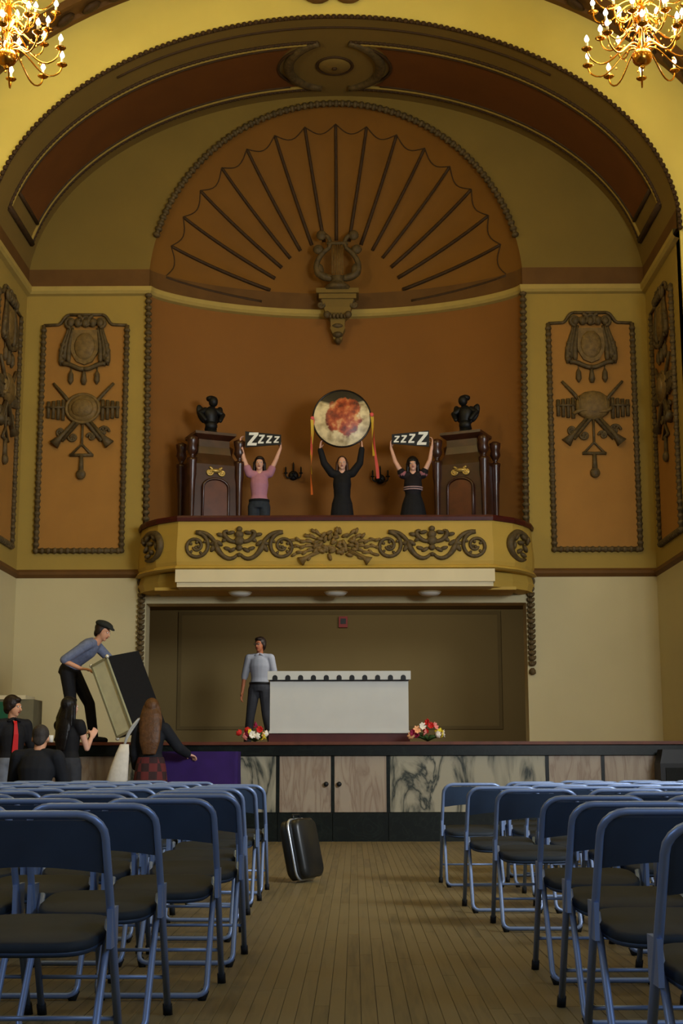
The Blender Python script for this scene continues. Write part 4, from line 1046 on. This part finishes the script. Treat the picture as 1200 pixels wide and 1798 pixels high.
for q in ((0, Lc, 0, .03), (0, Lc, Bc - .03, Bc), (0, .03, 0, Bc), (Lc - .03, Lc, 0, Bc)): cbox(mb, q[0], q[1], q[2], q[3], -.008, .02)
part('edge_moulding', mb, mat('pale_edge_strip', (160, 158, 126), .4, .2, var=.05), t, True)
for u, v in ((0, 0), (Lc, 0), (0, Bc), (Lc, Bc)):
    part('corner_cap', MB().ell(P0 + a_ * u + b_ * v + c_ * .01, (.026, .026, .026)), mat('nickel', (225, 222, 205), .25, .5, var=0), t, True)
mb = MB(); hc = P0 + a_ * .45 + c_ * Cc + b_ * .16
mb.tube([hc - a_ * .08, hc - a_ * .08 + c_ * .035, hc + a_ * .08 + c_ * .035, hc + a_ * .08], .01, 6); part('carry_handle', mb, M_black, t, True)

# man with the red tie
p = Person('person', 'man in a black shirt with a red tie standing at the far left', (-3.62, 16.3, 0), .55, 1.66,
    dict(ell=(-.24, .05, 1.13), wrl=(-.22, -.06, .9), elr=(.26, .04, 1.12), wrr=(.27, -.02, .88)), SKIN, head_yaw=.75, head_pitch=.1, curl=.4)
p.shirt(BLK, .8); p.trousers(mat('faded_jeans', (104, 110, 122), .8, var=.15, scale=14)); p.shoes(BLK); p.hair(HAIR_D, 0, .016)
k = p.k; mb = MB(); mb.loft([[V(x * w_ * k, y * k - d_ * k, z * k) for x, y in ((-1, 0), (1, 0), (1, -.012), (-1, -.012))] for z, w_, d_ in ((1.46, .022, .085), (1.42, .018, .112), (1.3, .028, .14), (1.1, .036, .118), (.98, .04, .135), (.94, .006, .138))], False)
part('tie', mb, mat('red_tie', (190, 20, 22), .6, var=.05), p.t, False, 'bright red necktie')
mb = MB()
for q in (-1, 1): mb.ell(V(q * .04, -.06, 1.475) * k, (.05, .035, .02), Matrix.Rotation(q * .5, 3, 'Y'))
part('collar', mb, BLK, p.t)
mb = MB(); mb.ell(p.J['head'] + p.h(.01, -.105, -.085), (.03, .02, .028)); part('white_cup', mb, WHT, p.t, False, 'small white cup at the mouth') if False else None

# black-haired woman reaching for the case, seen from behind (faces away and right)
p = Person('person', 'woman with long black hair reaching a bare arm up to the case', (-3.02, 16.55, 0), math.radians(150), 1.66,
    dict(shl=(-.165, 0, 1.42), shr=(.165, 0, 1.42), ell=(-.20, -.10, 1.14), wrl=(-.12, -.28, 1.28), elr=(.17, -.16, 1.22), wrr=(.12, -.40, 1.30)),
    SKIN2, fem=True, head_yaw=-.1, head_pitch=-.1, lhand=((.05, -.6, .75), (.6, -.5, 0)), rhand=((.0, -1, .5), (-.5, 0, -1)), curl=.5)
p.shirt(BLK, .25); p.trousers(BLK2); p.shoes(BLK); p.hair(HAIR_B, .42, .012, width=.1)

# long brown haired woman seen from behind with the white bag
p = Person('person', 'woman with long brown hair seen from behind carrying a white bag', (-2.03, 16.26, 0), PI, 1.62,
    dict(shl=(-.16, 0, 1.40), shr=(.16, 0, 1.40), ell=(-.32, -.12, 1.17), wrl=(-.42, -.32, 1.09), elr=(.2, -.03, 1.1), wrr=(.2, -.16, .92)),
    SKIN2, fem=True, head_pitch=.1, lhand=((-.5, -.8, -.2), (0, 0, -1)), curl=.6)
p.shirt(mat('dark_navy_jacket', (24, 26, 32), .85, var=.2), 1.85, name='jacket', g=.022)
k = p.k
def plaid():
    m = bpy.data.materials.new('red_plaid'); m.use_nodes = True; nt = m.node_tree; b = nt.nodes['Principled BSDF']; b.inputs['Roughness'].default_value = .85
    tc = nt.nodes.new('ShaderNodeTexCoord'); ck = nt.nodes.new('ShaderNodeTexChecker'); ck.inputs['Scale'].default_value = 11
    ck.inputs['Color1'].default_value = srgb(92, 30, 30); ck.inputs['Color2'].default_value = srgb(44, 20, 22)
    nt.links.new(tc.outputs['Object'], ck.inputs['Vector']); nt.links.new(ck.outputs['Color'], b.inputs['Base Color']); return m
mb = MB(); eloft(mb, [V(0, 0, z * k) for z in (1.06, .96, .86, .72)], [(.158 * k, .125 * k), (.185 * k, .145 * k), (.2 * k, .16 * k), (.215 * k, .175 * k)])
bake(mb, 'plaid_skirt', plaid(), p.t, .012, 2, 'red and black checked skirt'); p.trousers(BLK, 'leggings', .004); p.shoes(BLK); p.hair(HAIR_M, .45, .012, width=.115)
t = thing('shoulder_bag', 'white cloth bag hanging at the side of the brown-haired woman', 'bag', (-2.32, 16.06, .82))
mb = MB()
def bagring(w_, d_, z, sx): return [V(sx + w_ * math.cos(j * PI / 6), d_ * math.sin(j * PI / 6), z) for j in range(12)]
mb.loft([bagring(.10, .05, -.13, -.06), bagring(.12, .06, -.1, -.055), bagring(.1, .055, .05, -.03), bagring(.075, .04, .2, .0), bagring(.05, .022, .3, .02)])
part('pouch', mb, mat('white_canvas', (206, 200, 188), .85, var=.08, scale=20), t)
part('strap', MB().tube(bezier((.02, 0, .29), (.04, -.02, .42), (.1, -.04, .5), (.17, .02, .58)), .013, 6).tube(bezier((.02, 0, .29), (.04, .1, .42), (.1, .2, .5), (.17, .12, .59)), .013, 6), mat('pale_strap', (160, 160, 156), .8, var=0), t)

# seated man from behind
p = Person('person', 'man with cropped dark hair and black top sitting with his back turned', (-2.63, 13.2, 0), PI - .1, 1.70,
    dict(pelvis=(0, .06, .54), waist=(0, .08, .68), chest=(0, .06, .86), neck=(0, .0, 1.04), head=(0, -.05, 1.165), shl=(-.19, .03, .985), shr=(.19, .03, .985),
         ell=(-.25, -.04, .72), wrl=(-.15, -.25, .62), elr=(.25, -.04, .72), wrr=(.15, -.25, .62), hil=(-.1, .0, .53), hir=(.1, .0, .53), knl=(-.13, -.40, .50), knr=(.13, -.40, .50), anl=(-.13, -.36, .085), anr=(.13, -.36, .085)),
    SKIN, head_pitch=.25, head_yaw=.15, curl=.5)
p.shirt(mat('black_jersey', (22, 24, 30), .85, var=.2), .95, g=.02); p.trousers(BLK2); p.shoes(BLK)
mb = MB(); c = p.J['head']; mb.ell(c + p.h(0, .024, .034), (.08, .096, .09), p.HM, 14, 10).ell(c + p.h(0, .07, -.03), (.064, .034, .06), p.HM)
bake(mb, 'cropped_hair', mat('cropped_hair_grey', (52, 46, 42), .7, var=.3, scale=60), p.t, .009)

# ------------------------------------------------------------------ things on and before the stage
WB = mat('white_box_paint', (190, 190, 184), .5, var=.03, scale=4)
t = thing('white_box', 'long white box counter with a scalloped black-spotted edge on the stage', 'counter', (.075, 18.3, SZ + .003))
part('base', MB().bbox((-.9, .02, 0), (.9, .72, .13)), mat('maroon_base', (74, 26, 20), .5, var=.15), t)
part('body', MB().bbox((-.885, 0, .13), (.885, .74, .80)), WB, t)
part('bottom_strip', MB().bbox((-.895, -.012, .125), (.895, .0, .155)), WB, t)
part('top_slab', MB().bbox((-.915, -.05, .865), (.915, .78, .91)), WB, t)
part('edge_strip', MB().bbox((-.915, -.05, .80), (.915, -.02, .865)), WB, t)
part('painted_shadow_bar', MB().bbox((-.89, -.03, .785), (.89, .0, .803)), M_black, t)  # black bar standing in for the shadow below the edge strip
am = MB().prism([(-.033, 0), (.033, 0), (.033, .035)] + [(.033 * math.cos(a * PI / 8), .035 + .033 * math.sin(a * PI / 8)) for a in range(1, 8)] + [(-.033, .035)], (1, 0, 0), (0, 0, 1), (0, -.053, .792), (0, .02, 0)).mesh('black_spot'); am.materials.append(M_black)
for i in range(11):
    o = put('black_spot', am, None, t); o.location = (-.82 + i * .164, 0, 0)

def flower_mesh(n, r, m, lift):
    mb = MB()
    for i in range(n):
        a = 2 * PI * i / n; M_ = Matrix.Rotation(a, 3, 'Z') @ Matrix.Rotation(-lift, 3, 'Y')
        mb.ell(M_ @ V(r * .55, 0, 0), (r * .55, r * .32, r * .1), M_, 7, 4)
    mb.ell((0, 0, r * .15), (r * .25, r * .25, r * .2), None, 6, 4)
    me = mb.mesh('flower_head'); me.materials.append(m); return me
FC = [flower_mesh(7, .06, mat('petal_' + n, c, .6, var=.1), l) for n, c, l in (('white', (240, 232, 214), .7), ('yellow', (236, 214, 60), .5), ('red', (200, 40, 34), .8), ('pink', (232, 140, 130), .6), ('magenta', (150, 30, 70), .8), ('peach', (240, 180, 130), .6))]
LEAF = mat('leaf_green', (52, 78, 34), .6, var=.2)
def bouquet(label, loc, order, w_):
    t = thing('bouquet', label, 'flowers', loc, 0, 'bouquets at the ends of the white box')
    mb = MB(); rr = random.Random(len(order) + int(w_ * 100))
    for k in range(16):
        a = rr.random() * 2 * PI; mb.tube([V(0, 0, .02), V(.08 * math.cos(a), .06 * math.sin(a), .07), V(.17 * math.cos(a) * w_, .1 * math.sin(a), .06 + .08 * rr.random())], [.012, .03, .004], 4)
    part('leaves', mb, LEAF, t)
    for k, q in enumerate(order):
        u = k / (len(order) - 1); x = (-.17 + .34 * ((k * 5) % len(order)) / (len(order) - 1)) * w_
        z = .05 + .2 * max(0, 1 - abs(x) / (.2 * w_)) * rr.random() + .03 * rr.random()
        o = put('flower', FC[q], None, t); o.location = (x, -.06 - .06 * rr.random(), z); o.rotation_euler = (1.1 + rr.random() * .4, rr.random() * .6 - .3, rr.random() * 6)
bouquet('bouquet of white and yellow flowers at the left end of the white box', (-.96, 17.75, SZ), [2, 0, 1, 3, 0, 1, 4, 0, 5, 2, 4, 0, 1, 2], 1.0)
bouquet('bouquet of red, peach and white flowers at the right end of the white box', (1.17, 17.75, SZ), [5, 2, 0, 4, 3, 1, 5, 2, 0, 4, 2, 1, 0, 3], 1.15)

# purple draped box in front of the stage
PUR = mat('deep_purple_cloth', (44, 18, 84), .8, var=.15, scale=6)
t = thing('draped_table', 'table covered by a deep purple cloth in front of the stage, left of the aisle', 'table', (-1.56, 16.90, 0))
part('tabletop', MB().bbox((-.47, -.2, 1.0), (.47, .2, 1.035)), M_black, t)
def drp(u, v):
    per = [(-.48, -.21), (.48, -.21), (.48, .21), (-.48, .21), (-.48, -.21)]; q = u * 4; i = min(3, int(q)); f = q - i
    x = per[i][0] + (per[i + 1][0] - per[i][0]) * f; y = per[i][1] + (per[i + 1][1] - per[i][1]) * f
    wv = 1 + .05 * v * math.sin(u * 46); return V(x * wv, y * (1 + .1 * v * math.sin(u * 46)), 1.045 - .95 * v)
part('cloth', MB().grid(drp, 96, 10).add([(-.48, -.21, 1.045), (.48, -.21, 1.045), (.48, .21, 1.045), (-.48, .21, 1.045)], [(0, 1, 2, 3)]), PUR, t)
for sx in (-1, 1):
    for sy in (-1, 1): part('leg', MB().tube([(sx * .44, sy * .16, 0), (sx * .44, sy * .16, 1.0)], .018, 8), M_tube, t)

# crate and cups at the left end of the stage
t = thing('equipment_crate', 'cream topped crate with a green side on the far left of the stage', 'crate', (-4.12, 18.3, SZ + .003))
part('crate_body', MB().bbox((-.4, -.25, 0), (.34, .25, .55)), mat('grey_olive_board', (110, 104, 78), .7, var=.1), t)
part('lid', MB().bbox((-.42, -.27, .55), (.24, .27, .60)), M_ledge, t)
part('green_panel', MB().bbox((-.36, -.265, .3), (.02, -.25, .52)), mat('bottle_green', (24, 84, 56), .6, var=.1), t)
part('shelf_edge', MB().bbox((-.4, -.27, .22), (.1, -.25, .27)), M_ledge, t)
for i, x in enumerate((-3.555, -3.41)):
    mb = MB().lathe([(.028, 0), (.034, .09), (.03, .09), (.026, .01)], (x, 17.4, SZ), 12)
    single('cup', mb, WHT, 'small white cup on the stage edge, %s of the pair at left' % ('left' if i == 0 else 'right'), 'cup', 'cups on the stage edge', (x, 17.4, SZ))

# black bag leaning on the right end of the stage front
t = thing('loudspeaker', 'black boxy loudspeaker standing by the stage front at the far right', 'speaker', (4.02, 16.92, 0))
mb = MB(); rg = lambda w, d, z, o=0: [V(-w + o, -d, z), V(w + o, -d, z), V(w + o, d, z), V(-w + o, d, z)]
mb.loft([rg(.2, .18, 0), rg(.19, .17, .9, -.02), rg(.13, .14, 1.06, -.04)], False); part('cabinet', mb, M_black, t)
part('grille', MB().bbox((-.15, -.19, .1), (.13, -.175, .85)), mat('speaker_cloth', (26, 28, 28), .9, var=.2, scale=80), t)

# black suitcase in the aisle
t = thing('suitcase', 'black hard suitcase with a silver edge leaning at the end of a left row', 'suitcase', (-.14, 11.25, 0), math.radians(-24))
Ms = Matrix.Rotation(math.radians(-12), 4, 'Y')
mb = MB()
def rrect(w_, h_, r, y):
    out = []
    for cx, cz, a0 in ((w_ - r, h_ - r, 0), (-w_ + r, h_ - r, PI / 2), (-w_ + r, -h_ + r, PI), (w_ - r, -h_ + r, 3 * PI / 2)):
        for i in range(5): a = a0 + PI / 2 * i / 4; out.append(V(y, cx + r * math.cos(a), cz + r * math.sin(a)))
    return out
def lf(y0, y1, w_, h_): return [rrect(w_ - .02, h_ - .02, .06, y0), rrect(w_, h_, .07, y0 + (y1 - y0) * .25), rrect(w_, h_, .07, y1)]
up_ = Matrix.Translation((0, 0, .245)) @ Ms
part('left_shell', MB().loft(lf(-.085, -.008, .17, .225)).xf(up_), mat('black_abs', (22, 24, 24), .4, var=.1, spec=.5), t)
part('right_shell', MB().loft(lf(.085, .008, .17, .225)).xf(up_), mat('black_abs', (22, 24, 24), .4), t)
part('silver_band', MB().tube(rrect(.172, .227, .07, 0), .011, 6, True).xf(up_), mat('brushed_aluminium', (190, 196, 204), .3, .8, var=0), t)
part('handle', MB().tube([V(0, -.06, .225), V(0, -.05, .26), V(0, .05, .26), V(0, .06, .225)], .011, 6).xf(up_), M_black, t)

# ------------------------------------------------------------------ folding chairs
def make_chair():
    t = thing('folding_chair', '', 'chair')
    mb = MB(); pts = []
    for s in (1, -1):
        side = [V(s * .225, .20, .02), V(s * .225, -.005, .40), V(s * .222, -.08, .56), V(s * .218, -.125, .67)]
        side += [V(s * (.218 - .075 * (1 - math.cos(a))), -.125 - .03 * math.sin(a), .672 + .066 * math.sin(a)) for a in [PI / 2 * i / 5 for i in range(1, 6)]]
        pts += side if s == 1 else side[::-1]
    mb.tube(pts, .0125, 8)
    part('long_frame', mb, M_tube, t)
    mb = MB(); rp = []
    for s in (1, -1):
        q = [V(s * .205, .06, .43), V(s * .205, -.03, .30), V(s * .208, -.22, .05)]
        q += [V(s * (.208 - .035 * (1 - math.cos(a))), -.226 - .01 * math.sin(a), .05 - .032 * math.sin(a)) for a in [PI / 2 * i / 3 for i in range(1, 4)]]
        rp += q if s == 1 else q[::-1]
    part('rear_leg_loop', mb.tube(rp, .0115, 8), M_tube, t)
    mb = MB(); mb.tube([V(-.22, .135, .14), V(.22, .135, .14)], .008, 6); part('front_brace', mb, M_tube, t)
    for s in (-1, 1):
        part('bracket', MB().bbox((s * .225 - .007, -.06, .36), (s * .225 + .007, .06, .47)), M_tube, t)
        part('foot_cap', MB().tube([V(s * .225, .212, 0), V(s * .225, .19, .04)], .017, 8), M_rubber, t)
        part('foot_cap', MB().tube([V(s * .19, -.235, .0), V(s * .203, -.215, .035)], .0155, 8), M_rubber, t)
    mb = MB(); rings = []
    for gz, gr in ((.376, -.006), (.382, 0), (.402, 0), (.410, -.012)):
        ring = []
        for j in range(28):
            a = 2 * PI * j / 28; c, s_ = math.cos(a), math.sin(a)
            ex = .45; x = .205 * math.copysign(abs(c) ** ex, c); y = .2 * math.copysign(abs(s_) ** ex, s_)
            x *= (1 - .12 * max(0, -y / .2)); rr = 1 + gr / .2
            ring.append(V(x * rr, .04 + y * rr, gz + .02 * y / .2))
        rings.append(ring)
    part('seat', mb.loft(rings), M_seat, t)
    part('seat_pan', MB().loft([[p * 1 + V(0, 0, -.008) for p in rings[0]], [p + V(0, 0, 0.001) for p in rings[1]]]), M_vinyl, t)
    def back(front):
        def g(u, v):
            x = -.208 + .416 * u; low = .572 + .02 * math.sin(PI * u); z = low + (.722 - low) * v
            y = -.075 - (z - .555) * .42 - .03 * math.sin(PI * u) * (1 - .4 * v)
            return V(x * (1 - .14 * max(0, v - .75) * 4 * (1 if abs(u - .5) > .4 else 0)), y + front, z)
        return g
    mb = MB().grid(back(.008), 12, 8).grid(back(-.008), 12, 8)
    A = MB().grid(back(.008), 12, 8).v; B = MB().grid(back(-.008), 12, 8).v
    edge = [i for i in range(13)] + [13 * j + 12 for j in range(1, 9)] + [13 * 8 + i for i in range(11, -1, -1)] + [13 * j for j in range(7, 0, -1)]
    n = len(edge); mb.add([A[i] for i in edge] + [B[i] for i in edge], [(i, (i + 1) % n, n + (i + 1) % n, n + i) for i in range(n)])
    part('backrest', mb, M_vinyl, t)
    return t
chair0 = make_chair(); used = False
ORD = ['first', 'second', 'third', 'fourth', 'fifth', 'sixth', 'seventh', 'eighth', 'ninth', 'tenth', 'eleventh', 'twelfth', 'thirteenth']
def place(x, y, side, row, seat):
    global used
    o = chair0 if not used else dup(chair0); used = True
    o.location = (x, y, 0); o.rotation_euler = (0, 0, random.uniform(-.015, .015))
    o['label'] = 'blue-grey folding chair, %s block, %s row from the camera, %s seat from the aisle' % (side, ORD[row], ORD[seat])
    o['group'] = 'folding chairs in the %s block' % side
LEFT = [(4.46, -.66, 0), (5.30, -.62, 0), (6.04, -.50, 0), (6.95, -.475, 0), (7.86, -.57, 0), (8.76, -.60, 0), (9.66, -.585, 0), (10.5, -.585, 0), (11.45, -.6, 1), (12.35, -.6, 1), (13.3, -.6, 2)]
RIGHT = [(3.72, 1.205, 0), (4.63, 1.21, 0), (5.46, 1.25, 0), (6.42, 1.28, 0), (7.35, 1.27, 1), (8.3, 1.27, 0), (9.28, 1.19, 0), (10.2, 1.17, 1), (11.15, 1.15, 0), (12.05, 1.2, 1), (12.95, 1.25, 2)]
seat_x = None
for rows, side, sg in ((LEFT, 'left', -1), (RIGHT, 'right', 1)):
    for r, (d, x0, s0) in enumerate(rows):
        for k in range(s0, 12):
            x = x0 + sg * k * .502
            px = 622 + (x - sg * .23 - .27) * 2497 / (d + .2)
            if px < -20 or px > 1220 or abs(x) > 5.5: break
            place(x + random.uniform(-.006, .006), d - .2 + random.uniform(-.015, .015), side, r, k - s0)

# ------------------------------------------------------------------ chandeliers
def chandelier():
    t = thing('chandelier', '', 'chandelier')
    part('stem', MB().lathe([(.01, -.22), (.03, -.2), (.02, -.17), (.07, -.14), (.10, -.08), (.07, -.02), (.03, 0), (.05, .06), (.03, .12), (.04, .3), (.08, .36), (.04, .42), (.03, .6), (.06, .68), (.03, .75), (.02, 1.3), (.012, 2.6)], n=14), M_brass, t)
    part('bottom_ball', MB().ell((0, 0, -.08), (.115, .115, .10), None, 16, 10), M_brass, t)
    for n, R, z0, zt, off in ((10, .62, .02, -.02, .2), (8, .45, .22, .24, .5), (6, .30, .36, .50, .1), (8, .55, .55, .62, .3)):
        for k in range(n):
            a = 2 * PI * (k + off) / n; d = V(math.cos(a), math.sin(a), 0); u = V(0, 0, 1)
            pts = bezier(d * .04 + u * z0, d * R * .35 + u * (z0 + .14), d * R * .55 + u * (zt - .26), d * R * .86 + u * (zt - .15), 10) + bezier(d * R * .86 + u * (zt - .15), d * R * .97 + u * (zt - .11), d * R + u * (zt - .06), d * R + u * zt, 5)[1:]
            arm = part('arm', MB().tube(pts, .010, 6), M_brass, t)
            c = d * R + u * zt
            part('drip_pan', MB().lathe([(.012, -.03), (.05, -.008), (.062, .004), (.05, .006), (.014, .01)], c, 12), M_brass, arm)
            part('candle', MB().lathe([(.014, 0), (.014, .075), (.01, .08)], c, 8), M_candle, arm)
            part('bulb', MB().lathe([(.008, .078), (.024, .1), (.026, .118), (.014, .145), (.003, .165)], c, 8), M_bulb, arm)
    mb = MB(); rr = random.Random(5)
    for k in range(150):
        a = rr.random() * 2 * PI; r = .08 + .34 * rr.random(); z = -.05 + .85 * rr.random()
        mb.ell((r * math.cos(a), r * math.sin(a), z), (.012, .012, .018), None, 5, 3)
    b = part('brass_drops', mb, M_brass, t); b['kind'] = 'stuff'
    return t
c1 = chandelier(); c1.location = (3.45, 14.5, 8.60); c1['label'] = 'brass candle chandelier at the top right corner'; c1['group'] = 'brass chandeliers'
c2 = dup(c1); c2.location = (-3.54, 14.5, 8.64); c2.rotation_euler = (0, 0, .35); c2['label'] = 'brass candle chandelier at the top left corner'
